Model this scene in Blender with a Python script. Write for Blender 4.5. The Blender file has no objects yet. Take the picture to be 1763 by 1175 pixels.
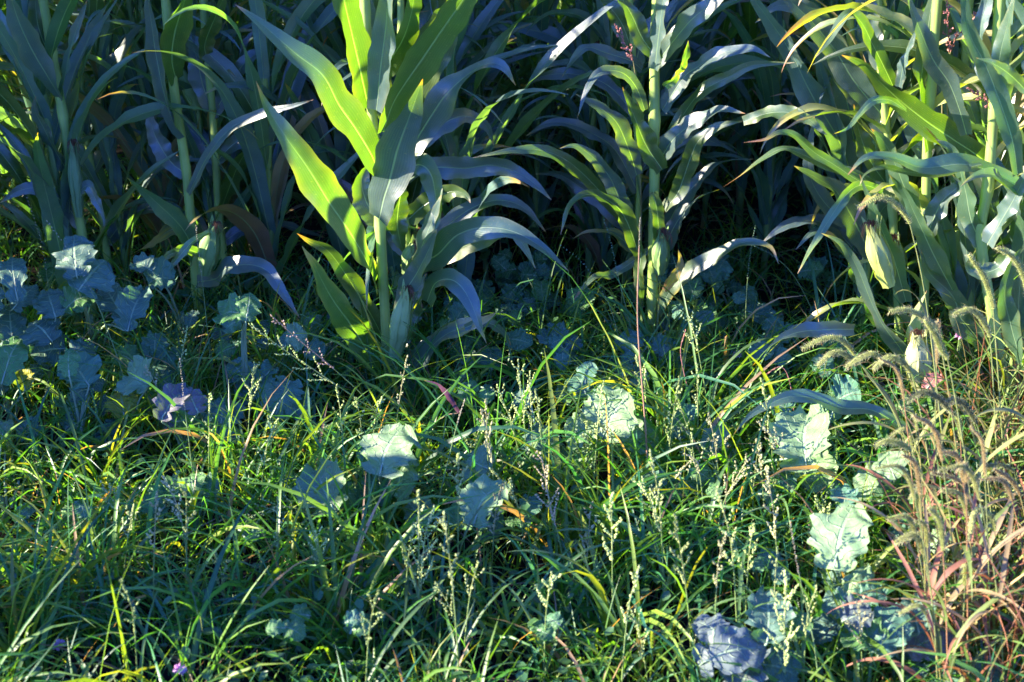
import bpy, math, random
import numpy as np
from mathutils import Vector

random.seed(11)
rng = np.random.default_rng(11)
R = math.radians
SC = bpy.context.scene
COL = SC.collection

# ------------------------------------------------------------ camera
PITCH = R(27.0)
CAMZ = 1.6
FPX = 2448.6                       # focal length in photo pixels (50 mm on 36 mm, 1763 px)
cd = bpy.data.cameras.new('camera')
cd.lens = 50.0
cd.sensor_width = 36.0
cd.clip_end = 2000
cd.dof.use_dof = True
cd.dof.focus_distance = 3.05
cd.dof.aperture_fstop = 5.0
cam = bpy.data.objects.new('camera', cd)
cam.location = (0, 0, CAMZ)
cam.rotation_euler = (R(90) - PITCH, 0, 0)
COL.objects.link(cam)
SC.camera = cam

# ------------------------------------------------------------ sky and sun
SUN_EL = R(21)
SUN_AZ = math.atan2(-1.0, -0.13)           # azimuth from +Y towards +X: the sun stands left, a little behind the camera
sun_dir = Vector((math.sin(SUN_AZ) * math.cos(SUN_EL), math.cos(SUN_AZ) * math.cos(SUN_EL), math.sin(SUN_EL)))
w = bpy.data.worlds.new('World')
SC.world = w
w.use_nodes = True
nt = w.node_tree
sky = nt.nodes.new('ShaderNodeTexSky')
sky.sky_type = 'NISHITA'
sky.sun_disc = False
sky.sun_elevation = SUN_EL
sky.sun_rotation = SUN_AZ
sky.air_density = 1.6
sky.dust_density = 0.3
sky.ozone_density = 4.0
tint = nt.nodes.new('ShaderNodeMix'); tint.data_type = 'RGBA'; tint.blend_type = 'MULTIPLY'; tint.inputs[0].default_value = 1.0
tint.inputs[7].default_value = (.36, .56, 1.9, 1)          # white balance of a warm evening photograph: bluer sky
nt.links.new(sky.outputs[0], tint.inputs[6]); nt.links.new(tint.outputs[2], nt.nodes['Background'].inputs[0])
nt.nodes['Background'].inputs[1].default_value = 0.094
sl = bpy.data.lights.new('sun', 'SUN')
sl.energy = 5.0
sl.angle = R(0.5)
sl.color = (1.0, 0.86, 0.70)
so = bpy.data.objects.new('sun', sl)
so.rotation_euler = sun_dir.to_track_quat('Z', 'Y').to_euler()
COL.objects.link(so)
SC.view_settings.view_transform = 'Standard'
SC.view_settings.look = 'None'
SC.view_settings.gamma = 1.0
SC.view_settings.exposure = 2.55
SC.cycles.max_bounces = 6
SC.cycles.diffuse_bounces = 3
SC.cycles.glossy_bounces = 2
SC.cycles.transmission_bounces = 4
SC.cycles.transparent_max_bounces = 4
SC.cycles.sample_clamp_indirect = 4.0

# ------------------------------------------------------------ projection helpers
F_ = np.array([0, math.cos(PITCH), -math.sin(PITCH)])
U_ = np.array([0, math.sin(PITCH), math.cos(PITCH)])
R_ = np.array([1.0, 0, 0])
CAM = np.array([0, 0, CAMZ])
def ray(x, y):
    return F_ + R_ * (x - 881.5) / FPX - U_ * (y - 587.5) / FPX
def at(x, y, Y):
    d = ray(x, y); return CAM + d * (Y / d[1])
def gnd(x, y, z=0.0):
    d = ray(x, y); return CAM + d * ((z - CAMZ) / d[2])
def ppm(p):                                    # photo pixels per metre at a point
    return FPX / max(0.2, float((np.asarray(p) - CAM) @ F_))
def proj(p):
    v = np.asarray(p) - CAM; d = v @ F_
    return 881.5 + FPX * (v @ R_) / d, 587.5 - FPX * (v @ U_) / d
def nrm(v):
    v = np.asarray(v, float)
    return v / (np.linalg.norm(v, axis=-1, keepdims=True) + 1e-12)
def spline(P, n):
    P = np.asarray(P, float)
    if len(P) == 2:
        t = np.linspace(0, 1, n)[:, None]; return P[0] * (1 - t) + P[1] * t
    Q = np.vstack([2 * P[0] - P[1], P, 2 * P[-1] - P[-2]])
    out = []
    k = len(P) - 1
    for s in np.linspace(0, k, n):
        i = min(int(s), k - 1); t = s - i
        p0, p1, p2, p3 = Q[i:i + 4]
        out.append(.5 * (2 * p1 + (p2 - p0) * t + (2 * p0 - 5 * p1 + 4 * p2 - p3) * t * t + (3 * p1 - p0 - 3 * p2 + p3) * t ** 3))
    out = np.array(out)
    d = np.concatenate([[0], np.cumsum(np.linalg.norm(np.diff(out, axis=0), axis=1))])
    s = np.linspace(0, d[-1], n)
    return np.stack([np.interp(s, d, out[:, j]) for j in range(out.shape[1])], 1)

# ------------------------------------------------------------ mesh collector
class MB:
    def __init__(s): s.V = []; s.F = []; s.UV = []; s.C = []; s.n = 0
    def grid(s, V, UV, C, closed=False):           # V (r, c, 3)
        r, c = V.shape[:2]
        idx = np.arange(r * c).reshape(r, c) + s.n
        if closed:
            idx2 = np.concatenate([idx, idx[:, :1]], 1)
        else: idx2 = idx
        f = np.stack([idx2[:-1, :-1], idx2[:-1, 1:], idx2[1:, 1:], idx2[1:, :-1]], -1).reshape(-1, 4)
        s.V.append(V.reshape(-1, 3)); s.F.append(f); s.UV.append(np.broadcast_to(UV, (r, c, 2)).reshape(-1, 2))
        s.C.append(np.broadcast_to(C, (r, c, 3)).reshape(-1, 3)); s.n += r * c
    def many(s, V, UV, C):                         # V (B, r, c, 3)
        B, r, c = V.shape[:3]
        base = np.arange(r * c).reshape(r, c)
        f = np.stack([base[:-1, :-1], base[:-1, 1:], base[1:, 1:], base[1:, :-1]], -1).reshape(-1, 4)
        f = (f[None] + (np.arange(B) * r * c)[:, None, None] + s.n).reshape(-1, 4)
        s.V.append(V.reshape(-1, 3)); s.F.append(f); s.UV.append(np.broadcast_to(UV, (B, r, c, 2)).reshape(-1, 2))
        s.C.append(np.broadcast_to(C, (B, r, c, 3)).reshape(-1, 3)); s.n += B * r * c
    def tube(s, P, rad, C, k=8, flat=1.0):
        P = np.asarray(P, float); n = len(P)
        rad = np.broadcast_to(rad, (n,))
        T = nrm(np.gradient(P, axis=0))
        a = np.array([0.13, -1.0, 0.1]); a = a - 0
        A = nrm(np.cross(T, a)); Bn = np.cross(T, A)
        th = np.linspace(0, 2 * math.pi, k, endpoint=False)
        V = P[:, None] + (A[:, None] * np.cos(th)[None, :, None] + Bn[:, None] * np.sin(th)[None, :, None] * flat) * rad[:, None, None]
        uv = np.stack(np.broadcast_arrays((th / (2 * math.pi))[None, :], np.linspace(0, 1, n)[:, None]), -1)
        C = np.asarray(C, float)
        if C.ndim == 2: C = C[:, None, :]
        s.grid(V, uv, C, True)
    def mesh(s, name):
        me = bpy.data.meshes.new(name)
        V = np.concatenate(s.V); F = np.concatenate(s.F); UV = np.concatenate(s.UV); C = np.concatenate(s.C)
        me.from_pydata(V, [], F)
        me.shade_smooth()
        li = np.empty(len(me.loops), np.int32); me.loops.foreach_get('vertex_index', li)
        uvl = me.uv_layers.new(name='UVMap')
        uvl.data.foreach_set('uv', UV[li].astype(np.float32).ravel())
        ca = me.color_attributes.new('col', 'FLOAT_COLOR', 'POINT')
        ca.data.foreach_set('color', np.concatenate([C, np.ones((len(C), 1))], 1).astype(np.float32).ravel())
        return me
    def build(s, name, mat, parent=None, origin=None):
        if origin is not None:
            s.V = [v - np.asarray(origin) for v in s.V]
        me = s.mesh(name); me.materials.append(mat)
        o = bpy.data.objects.new(name, me); COL.objects.link(o)
        if parent is not None: o.parent = parent
        elif origin is not None: o.location = origin
        return o

def tag(o, label=None, cat=None, group=None, kind=None):
    if label: o['label'] = label
    if cat: o['category'] = cat
    if group: o['group'] = group
    if kind: o['kind'] = kind
    return o
def empty(name, loc, rz=0.0):
    o = bpy.data.objects.new(name, None); COL.objects.link(o)
    o['kind'] = 'thing'
    o.location = loc; o.rotation_euler = (0, 0, rz); o.empty_display_size = .05
    return o
def copy_tree(o, parent=None):
    c = o.copy(); COL.objects.link(c)
    if parent is not None: c.parent = parent
    for ch in KIDS.get(o.name, []): 
        copy_tree(bpy.data.objects[ch], c)
    return c
KIDS = {}
def note(root):                       # remember the children of a prototype once
    for o in [root] + list(root.children):
        KIDS[o.name] = [c.name for c in o.children]
def ordinal(n):
    names = ['first', 'second', 'third', 'fourth', 'fifth', 'sixth', 'seventh', 'eighth', 'ninth', 'tenth', 'eleventh', 'twelfth',
             'thirteenth', 'fourteenth', 'fifteenth', 'sixteenth', 'seventeenth', 'eighteenth', 'nineteenth', 'twentieth']
    if n <= 20: return names[n - 1]
    tens = {2: 'twenty', 3: 'thirty', 4: 'forty', 5: 'fifty', 6: 'sixty', 7: 'seventy', 8: 'eighty', 9: 'ninety'}[n // 10]
    if n % 10 == 0: return {2: 'twentieth', 3: 'thirtieth', 4: 'fortieth', 5: 'fiftieth', 6: 'sixtieth', 7: 'seventieth', 8: 'eightieth', 9: 'ninetieth'}[n // 10]
    return tens + '-' + names[n % 10 - 1]

# ------------------------------------------------------------ materials
def leaf_mat(name, rough=.42, spec=.5, trans=.35, tcol=(2.6, 2.9, .5), rib=0.0, rib_w=.045, ribcol=(.32, .42, .22), veins=0.0,
             vein_n=26, lateral=False, bump=.25, coat=0, nscale=35.0, mottle=.35, crinkle=0.0, spots=0.0):
    m = bpy.data.materials.new(name); m.use_nodes = True
    t = m.node_tree; N = t.nodes; L = t.links
    N.clear()
    out = N.new('ShaderNodeOutputMaterial')
    at_ = N.new('ShaderNodeAttribute'); at_.attribute_name = 'col'
    tc = N.new('ShaderNodeTexCoord'); uv = N.new('ShaderNodeUVMap'); uv.uv_map = 'UVMap'
    sep = N.new('ShaderNodeSeparateXYZ'); L.new(uv.outputs[0], sep.inputs[0])
    def math_(op, a, b=None, c=None):
        n = N.new('ShaderNodeMath'); n.operation = op
        for i, v in enumerate((a, b, c)):
            if v is None: continue
            if isinstance(v, (int, float)): n.inputs[i].default_value = v
            else: L.new(v, n.inputs[i])
        return n.outputs[0]
    def noise(scale, vec, detail=3):
        n = N.new('ShaderNodeTexNoise'); n.inputs['Scale'].default_value = scale; n.inputs['Detail'].default_value = detail
        L.new(vec, n.inputs['Vector']); return n.outputs['Fac']
    def mix(f, a, b, mode='MIX'):
        n = N.new('ShaderNodeMix'); n.data_type = 'RGBA'; n.blend_type = mode; n.clamp_factor = True
        if isinstance(f, (int, float)): n.inputs[0].default_value = f
        else: L.new(f, n.inputs[0])
        for i, v in ((6, a), (7, b)):
            if isinstance(v, tuple): n.inputs[i].default_value = (*v, 1)
            else: L.new(v, n.inputs[i])
        return n.outputs[2]
    n1 = noise(nscale, tc.outputs['Object'])
    k = math_('MULTIPLY_ADD', n1, 2 * mottle, 1 - mottle)
    col = N.new('ShaderNodeVectorMath'); col.operation = 'SCALE'
    L.new(at_.outputs['Color'], col.inputs[0]); L.new(k, col.inputs['Scale'])
    col = col.outputs[0]
    u = math_('ABSOLUTE', math_('SUBTRACT', sep.outputs[0], .5))      # 0 at midrib, .5 at margin
    height = n1
    if spots:
        n3 = noise(210, tc.outputs['Object'], 1)
        sp = math_('MULTIPLY', math_('GREATER_THAN', n3, .70), spots)
        col = mix(sp, col, (.30, .26, .10))
    if veins:
        if lateral:
            ph = math_('MULTIPLY', math_('SUBTRACT', sep.outputs[1], math_('MULTIPLY', u, .55)), vein_n)
            n4 = noise(5, uv.outputs[0], 1)
            ph = math_('ADD', ph, math_('MULTIPLY', n4, 1.5))
            fr = math_('ABSOLUTE', math_('SUBTRACT', math_('FRACT', ph), .5))
            vm = math_('SUBTRACT', 1.0, math_('MULTIPLY', fr, 11.0)); vm = math_('MAXIMUM', vm, 0.0)
        else:
            fr = math_('SINE', math_('MULTIPLY', sep.outputs[0], vein_n * 6.283))
            vm = math_('MULTIPLY_ADD', fr, .5, .5)
        col = mix(math_('MULTIPLY', vm, veins), col, ribcol)
        height = math_('ADD', math_('MULTIPLY', vm, .5 if lateral else .06), n1)
    if rib:
        rm = math_('SUBTRACT', 1.0, math_('DIVIDE', u, rib_w)); rm = math_('MAXIMUM', rm, 0.0)
        rm = math_('MINIMUM', math_('MULTIPLY', rm, 2.0), 1.0)
        fade = math_('SUBTRACT', 1.15, sep.outputs[1]); fade = math_('MINIMUM', fade, 1.0)
        rm = math_('MULTIPLY', math_('MULTIPLY', rm, fade), rib)
        col = mix(rm, col, ribcol)
        height = math_('SUBTRACT', height, math_('MULTIPLY', rm, .8))
    bp = N.new('ShaderNodeBump'); bp.inputs['Strength'].default_value = bump; bp.inputs['Distance'].default_value = .004
    L.new(height, bp.inputs['Height'])
    pr = N.new('ShaderNodeBsdfPrincipled')
    L.new(col, pr.inputs['Base Color'])
    rr = math_('MULTIPLY_ADD', n1, .25, rough - .12)
    L.new(rr, pr.inputs['Roughness']); pr.inputs['Specular IOR Level'].default_value = spec
    L.new(bp.outputs[0], pr.inputs['Normal']); pr.inputs['Coat Weight'].default_value = coat; pr.inputs['Coat Roughness'].default_value = .3
    tr = N.new('ShaderNodeBsdfTranslucent')
    tm = N.new('ShaderNodeVectorMath'); tm.operation = 'MULTIPLY'; L.new(col, tm.inputs[0]); tm.inputs[1].default_value = tcol
    L.new(tm.outputs[0], tr.inputs['Color'])
    mx = N.new('ShaderNodeMixShader'); mx.inputs[0].default_value = trans
    L.new(pr.outputs[0], mx.inputs[1]); L.new(tr.outputs[0], mx.inputs[2])
    L.new(mx.outputs[0], out.inputs[0])
    return m

M = {}
M['maize'] = leaf_mat('maize_leaf', rough=.42, spec=1.0, trans=.40, tcol=(2.5, 3.0, .28), coat=.7, rib=.8, rib_w=.032, ribcol=(.26, .38, .22),
                      veins=.07, vein_n=15, bump=.6, nscale=26, mottle=.32, spots=.25)
M['stalk'] = leaf_mat('maize_stalk', rough=.45, spec=.4, trans=.12, tcol=(2.5, 2.5, .6), veins=.12, vein_n=9, bump=.2, nscale=18, mottle=.3)
M['husk'] = leaf_mat('maize_husk', rough=.5, spec=.35, trans=.2, tcol=(2, 2.1, .6), veins=.35, vein_n=12, bump=.4, nscale=20, mottle=.25)
M['silk'] = leaf_mat('maize_silk', rough=.6, spec=.2, trans=.3, tcol=(1.6, 1.3, .8), bump=.1)
M['grass'] = leaf_mat('grass_blade', rough=.42, spec=.5, trans=.40, tcol=(3.3, 2.7, .55), rib=.25, rib_w=.14, ribcol=(.12, .22, .07), bump=.1, nscale=60, mottle=.25)
M['dry'] = leaf_mat('dry_grass_blade', rough=.6, spec=.3, trans=.35, tcol=(1.6, 1.3, .7), bump=.15, nscale=50, mottle=.4)
M['seed'] = leaf_mat('seed_head', rough=.65, spec=.25, trans=.25, tcol=(1.8, 1.8, .7), bump=.2, nscale=200, mottle=.5)
M['brassica'] = leaf_mat('brassica_leaf', rough=.55, spec=.35, trans=.24, tcol=(1.5, 2.2, .35), rib=.8, rib_w=.035, ribcol=(.30, .42, .24),
                         veins=.75, vein_n=7, lateral=True, bump=.9, nscale=60, mottle=.22)
M['petiole'] = leaf_mat('weed_stem', rough=.5, spec=.4, trans=.1, tcol=(1.5, 1.8, .5), bump=.15)
M['flower'] = leaf_mat('clover_flower', rough=.6, spec=.2, trans=.3, tcol=(1.3, 1.1, 1.2), bump=.1)

# ground
gm = bpy.data.materials.new('soil'); gm.use_nodes = True
g = gm.node_tree; gb = g.nodes['Principled BSDF']
gt = g.nodes.new('ShaderNodeTexCoord'); gn = g.nodes.new('ShaderNodeTexNoise'); gn.inputs['Scale'].default_value = 9; gn.inputs['Detail'].default_value = 8
gr = g.nodes.new('ShaderNodeValToRGB'); gr.color_ramp.elements[0].position = .35; gr.color_ramp.elements[0].color = (.006, .005, .004, 1)
gr.color_ramp.elements[1].position = .7; gr.color_ramp.elements[1].color = (.018, .014, .010, 1)
g.links.new(gt.outputs['Object'], gn.inputs['Vector']); g.links.new(gn.outputs['Fac'], gr.inputs[0]); g.links.new(gr.outputs[0], gb.inputs['Base Color'])
gb.inputs['Roughness'].default_value = .95; gb.inputs['Specular IOR Level'].default_value = .1
gbump = g.nodes.new('ShaderNodeBump'); gbump.inputs['Strength'].default_value = .8; gbump.inputs['Distance'].default_value = .03
g.links.new(gn.outputs['Fac'], gbump.inputs['Height']); g.links.new(gbump.outputs[0], gb.inputs['Normal'])
def axis(a, b, n, far):
    return np.concatenate([[-far, -far / 8, -far / 30], np.linspace(a, b, n), [far / 30, far / 8, far]])
gx = axis(-6, 6, 121, 900.0); gy = axis(-2, 12, 141, 900.0)
GX, GY = np.meshgrid(gx, gy)
def hill(x, y): 
    near = np.clip(1.5 - np.maximum(np.abs(x) / 6, np.abs(y - 5) / 7), 0, 1)
    return near * (.012 * np.sin(x * 7 + 1.3 * np.sin(y * 5)) + .010 * np.sin(y * 9 + x * 3) + .006 * np.sin(x * 23 + y * 17))
b = MB(); b.grid(np.stack([GX, GY, hill(GX, GY)], -1), np.zeros(2), np.zeros(3))
ground = b.build('ground', gm); tag(ground, kind='structure')

# ------------------------------------------------------------ leaf shapes
GREEN = np.array([.050, .110, .060])
def maize_width(v):
    a = np.where(v < .38, .62 + .38 * np.sin(np.clip(v / .38, 0, 1) * math.pi / 2), 1.0)
    tp = np.clip((v - .38) / .62, 0, 1)
    return a * (1 - tp ** 1.5) ** .95 + .012
def blade(mb, P, Nn, wid, col, n_u=8, fold=.22, wave=.16, wf=3.2, dry=.0, edge=0.0, prof=maize_width, ph=None, curl=0.0):
    """one long leaf: P centre line, Nn upper-side normals, wid full width in metres"""
    n = len(P); v = np.linspace(0, 1, n)
    T = nrm(np.gradient(P, axis=0))
    Nn = nrm(Nn - (Nn * T).sum(1, keepdims=True) * T)
    S = np.cross(T, Nn)
    if n > 16 and n_u >= 6:                       # real blades roll a little about their midrib
        ra = (random.uniform(-.8, .8) * np.sin(v * random.uniform(3, 8) + random.uniform(0, 6)) + random.uniform(-.9, .9) * v ** 3)[:, None]
        Nn = Nn * np.cos(ra) + S * np.sin(ra); S = np.cross(T, Nn)
    hw = wid * .5 * prof(v)
    u = np.linspace(-1, 1, n_u + 1)
    ph = random.uniform(0, 6) if ph is None else ph
    A = np.abs(u)
    fo = fold * (1 - .5 * v)[:, None] * A[None] + curl * (A[None] ** 2)
    Lr = np.where(u < 0, 0.0, 1.9)
    wv = wave * (.35 + .65 * np.sin(np.clip(v * 1.15, 0, 1) * math.pi))[:, None] * (A ** 1.6)[None] * \
        (np.sin(2 * math.pi * wf * v[:, None] + ph + Lr[None]) + .4 * np.sin(2 * math.pi * wf * 2.3 * v[:, None] + 1.7 * ph + Lr[None] * 2))
    jag = 1 + .10 * np.sin(2 * math.pi * wf * 1.25 * v[:, None] + ph * 2 + np.where(u < 0, 0, 2.2)[None]) + .04 * np.sin(2 * math.pi * wf * 3.1 * v[:, None] + ph * 3 + np.where(u < 0, 0, 1.2)[None])
    V = P[:, None] + S[:, None] * (u[None] * hw[:, None] * jag)[..., None] + Nn[:, None] * ((fo + wv) * (wid * .5) * np.minimum(1, prof(v) * 1.3)[:, None])[..., None]
    uv = np.stack(np.broadcast_arrays((u * .5 + .5)[None], v[:, None]), -1)
    C = np.broadcast_to(np.asarray(col, float), (n, n_u + 1, 3)).copy()
    if dry or edge:
        d = np.clip((v[:, None] - (1 - dry)) / max(dry, .01) * 1.8 + .5 * np.sin(9 * u + ph)[None] * 0.5, 0, 1) * (dry > 0)
        d = np.maximum(d, edge * np.clip((A[None] - .62) * 3, 0, 1) * (.5 + .5 * np.sin(11 * v[:, None] + ph)))
        dc = np.array([.34, .14, .06]) if random.random() < .6 else np.array([.34, .24, .13])
        mid = np.array([.30, .26, .03])
        w1 = np.clip(d * 2, 0, 1)[..., None]; w2 = np.clip(d * 2 - 1, 0, 1)[..., None]
        C = C * (1 - w1) + mid * w1; C = C * (1 - w2) + dc * w2
    mb.grid(V, uv, C)

def rand_green(s=.2):
    k = random.uniform(1 - s, 1 + s); h = random.uniform(-.15, .2)
    return np.clip(GREEN * k * np.array([1 + h, 1, 1 - h * .6]), .005, 1)

def stalk_mesh(P, r0, r1, seg=.15, n=60, col=(.13, .22, .07)):
    mb = MB(); Q = spline(P, n); s = np.linspace(0, 1, n)
    L = np.linalg.norm(np.diff(Q, axis=0), axis=1).sum()
    ph = (s * L / seg) % 1.0
    rad = (r0 + (r1 - r0) * s) * (1 + .16 * np.exp(-((ph - .03) / .05) ** 2) + .12 * np.clip(.75 - ph, 0, 1))
    C = np.array(col)[None] * (1 - .25 * np.clip(ph - .75, 0, 1) * 4)[:, None] 
    C = C + np.exp(-((ph - .02) / .035) ** 2)[:, None] * np.array([.12, .12, .03])
    red = np.clip(.10 - s * L, 0, .1)[:, None] * 10
    C = C * (1 - red * .6) + np.array([.20, .10, .07]) * red * .6
    mb.tube(Q, rad, C, 10)
    return mb

def arch(b, az, L, e0, drop, p=1.5, sway=0.0, n=20, twist=0.0):
    s = np.linspace(0, 1, n)
    e = e0 - (e0 + drop) * s ** p
    a = az + sway * s ** 2
    d = np.stack([np.cos(e) * np.cos(a), np.cos(e) * np.sin(a), np.sin(e)], 1)
    P = np.asarray(b) + np.concatenate([[[0, 0, 0]], np.cumsum((d[1:] + d[:-1]) / 2 * L / (n - 1), axis=0)])
    Nn = np.stack([-np.sin(e) * np.cos(a), -np.sin(e) * np.sin(a), np.cos(e)], 1)
    S = np.cross(d, Nn)
    tw = twist * s ** 1.3
    Nn = Nn * np.cos(tw)[:, None] + S * np.sin(tw)[:, None]
    return P, Nn

def silk(mb, tip, d, k=34, L=.034, col=(.16, .05, .025)):
    for i in range(k):
        e = nrm(nrm(d) + rng.normal(0, .38, 3)); P = np.array([tip - nrm(d) * .01, tip + e * L * .35, tip + e * L * .6 + np.array([0, 0, -L * .3]), tip + e * L * .7 + np.array([0, 0, -L * random.uniform(.5, 1.3)])])
        blade(mb, spline(P, 7), np.tile([0, -1, .3], (7, 1)), .0016, np.array([.11, .055, .03]) * random.uniform(.5, 1.6), 1, 0, 0, prof=lambda v: 1 - .6 * v)

def ear_parts(base, tip, rad, parent, origin, col=(.20, .30, .09), silkcol=(.16, .05, .025)):
    base = np.asarray(base); tip = np.asarray(tip)
    n = 18; s = np.linspace(0, 1, n)
    bend = nrm(np.cross(tip - base, [0, 1, 0])) * .006
    P = base + (tip - base) * s[:, None] + bend * np.sin(s * math.pi)[:, None]
    mb = MB()
    C = np.array(col)[None] * (1 + .5 * (1 - s))[:, None]
    mb.tube(P, rad * (np.sin(np.clip(s * 1.15 + .22, 0, 1) * math.pi * .5) * np.clip((1 - s) * 2.6, .0, 1) ** .6 + .06), C, 14)
    L = np.linalg.norm(tip - base)
    ax = nrm(tip - base)
    for i in range(5):                      # loose husk leaves wrapped round the ear
        a = i * 2.4 + .5; o1 = nrm(np.cross(ax, [0, 1, .2])); o2 = np.cross(ax, o1)
        o = o1 * math.cos(a) + o2 * math.sin(a)
        Q = np.array([base + o * rad * .7, base + ax * L * .45 + o * rad * 1.08, base + ax * L * .85 + o * rad * .7, base + ax * L * (1.05 + .1 * random.random()) + o * rad * random.uniform(.5, 1.4)])
        blade(mb, spline(Q, 14), np.tile(-o, (14, 1)), rad * 1.9, np.array(col) * random.uniform(.8, 1.3), 6, .25, .05, ph=i)
    e = mb.build('ear', M['husk'], parent, origin=origin)
    sb = MB(); silk(sb, tip, ax, col=silkcol)
    sb.build('silk', M['silk'], e, origin=origin)
    return e

# ------------------------------------------------------------ traced maize plants of the field edge
Ym = 2.86
def traced_leaf(root, org, pts, Y0, Y1, wpx, bias, bow=0.0, fold=.22, wave=.2, wf=3.0, dry=0.05, edge=0.12, col=None, nseg=40, curl=0.0, ph=None):
    """pts run base -> tip in photo pixels; the leaf is placed in depth Y0..Y1, bow = bulge towards the camera"""
    k = len(pts); P = []
    for i, (x, y) in enumerate(pts):
        t = i / (k - 1)
        P.append(at(x, y, Y0 + (Y1 - Y0) * t - bow * math.sin(t * math.pi)))
    Q = spline(np.array(P), nseg)
    view = nrm(CAM - Q)
    b0 = np.array(bias[0] if isinstance(bias[0], tuple) else bias, float)
    b1 = np.array(bias[1] if isinstance(bias[0], tuple) else bias, float)
    s = np.linspace(0, 1, nseg)[:, None]
    Nn = view + b0 * (1 - s) + b1 * s
    wid = wpx * (.95 if abs(Y0 - Ym) < .1 else .84) / ppm(Q[nseg // 3])
    mb = MB()
    blade(mb, Q, Nn, wid, rand_green(.12) if col is None else col, 8, fold, wave, wf, dry, edge, ph=ph, curl=curl)
    return mb.build('leaf', M['maize'], root, origin=org)

LFT = (.85, 0, .1)      # upper side turned to the right: sun shines through
RGT = (-.45, 0, .45)    # upper side turned to the left: sun on the face
FRT = (0, 0, .3)

def traced_plant(label, name, stem_px, Y, r, leaves, ears=(), top=1.75):
    x0, y0 = stem_px[0]
    base = at(x0, y0, Y)
    base = np.array([base[0], Y, -.01])
    P = [base] + [at(x, y, Y) for x, y in stem_px[1:]]
    last = P[-1]; d = (P[-1] - P[-2]) / max(.05, (P[-1] - P[-2])[2])
    while last[2] < top:
        last = last + np.array([d[0] * .6, 0, 1]) * .25; P.append(last)
    root = empty('maize_plant', base)
    tag(root, label, 'maize plant', 'maize plants at the front edge of the field')
    stalk_mesh(np.array(P), r, r * .75, col=(.25, .36, .08)).build('stalk', M['stalk'], root, origin=base)
    for a in leaves:
        pts, Y0, Y1, wpx, bias = a[:5]; kw = a[5] if len(a) > 5 else {}
        traced_leaf(root, base, pts, Y + Y0, Y + Y1, wpx, bias, **kw)
    if x0 > 1540:                                  # the right clump is full of half dried, hanging blades
        Pa = np.array(P)
        for i in range(9):
            zz = random.uniform(.12, .95); c = np.array([np.interp(zz, Pa[:, 2], Pa[:, 0]), Y, zz])
            Q, Nn = arch(c, random.choice([0, math.pi]) + random.uniform(-1.2, .6), random.uniform(.25, .5), R(random.uniform(50, 85)), R(random.uniform(40, 88)), random.uniform(.9, 1.6), random.uniform(-.6, .6), 26, random.uniform(-1.5, 1.5))
            mb = MB(); blade(mb, Q, Nn, random.uniform(.02, .045), random.choice([np.array([.30, .26, .12]), np.array([.24, .26, .08]), YG * 1.4, np.array([.12, .18, .06])]), 6, .5, .2, 4, .3, .3)
            mb.build('leaf', M['maize'], root, origin=base)
    for (b, t, dy, rp, c) in ears:
        B = at(*b, Y + dy); ear_parts(B, at(*t, Y + dy - .03), rp / ppm(B), root, base, c)
    # leaves above the picture, for shade and for other views
    z0 = 1.0
    for i in range(5):
        zz = z0 + i * .16
        c = np.array([np.interp(zz, np.array(P)[:, 2], np.array(P)[:, 0]), Y, zz])
        if zz < 1.0: continue
        az = (math.pi if i % 2 else 0) + random.uniform(-.5, .5)
        Q, Nn = arch(c, az, random.uniform(.5, .7), R(72), R(15), 1.6, random.uniform(-.4, .4), 22, random.uniform(-.6, .6))
        mb = MB(); blade(mb, Q, Nn, random.uniform(.055, .075), rand_green(), 6)
        mb.build('leaf', M['maize'], root, origin=base)
    tb = MB(); tassel(tb, np.array(P[-1])); tb.build('tassel', M['seed'], root, origin=base)
    return root

def tassel(tb, top):
    for i in range(9):
        az = i * 2.4; e0 = R(88 if i == 0 else random.uniform(45, 72))
        Q, Nn = arch(top + np.array([0, 0, -.02 * i]), az, random.uniform(.18, .26), e0, R(-10 if i == 0 else 5), 1.5, 0, 12)
        tb.tube(Q, np.linspace(.004, .002, 12) * (1 + .35 * np.sin(np.arange(12) * 2.7)), np.array([.24, .17, .10]), 5)

YG = np.array([.055, .11, .022])      # yellow-green blade, tint of sun shining through put into the colour
BL = np.array([.050, .092, .085])     # bluish waxy blade, with sky sheen put into the colour

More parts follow.
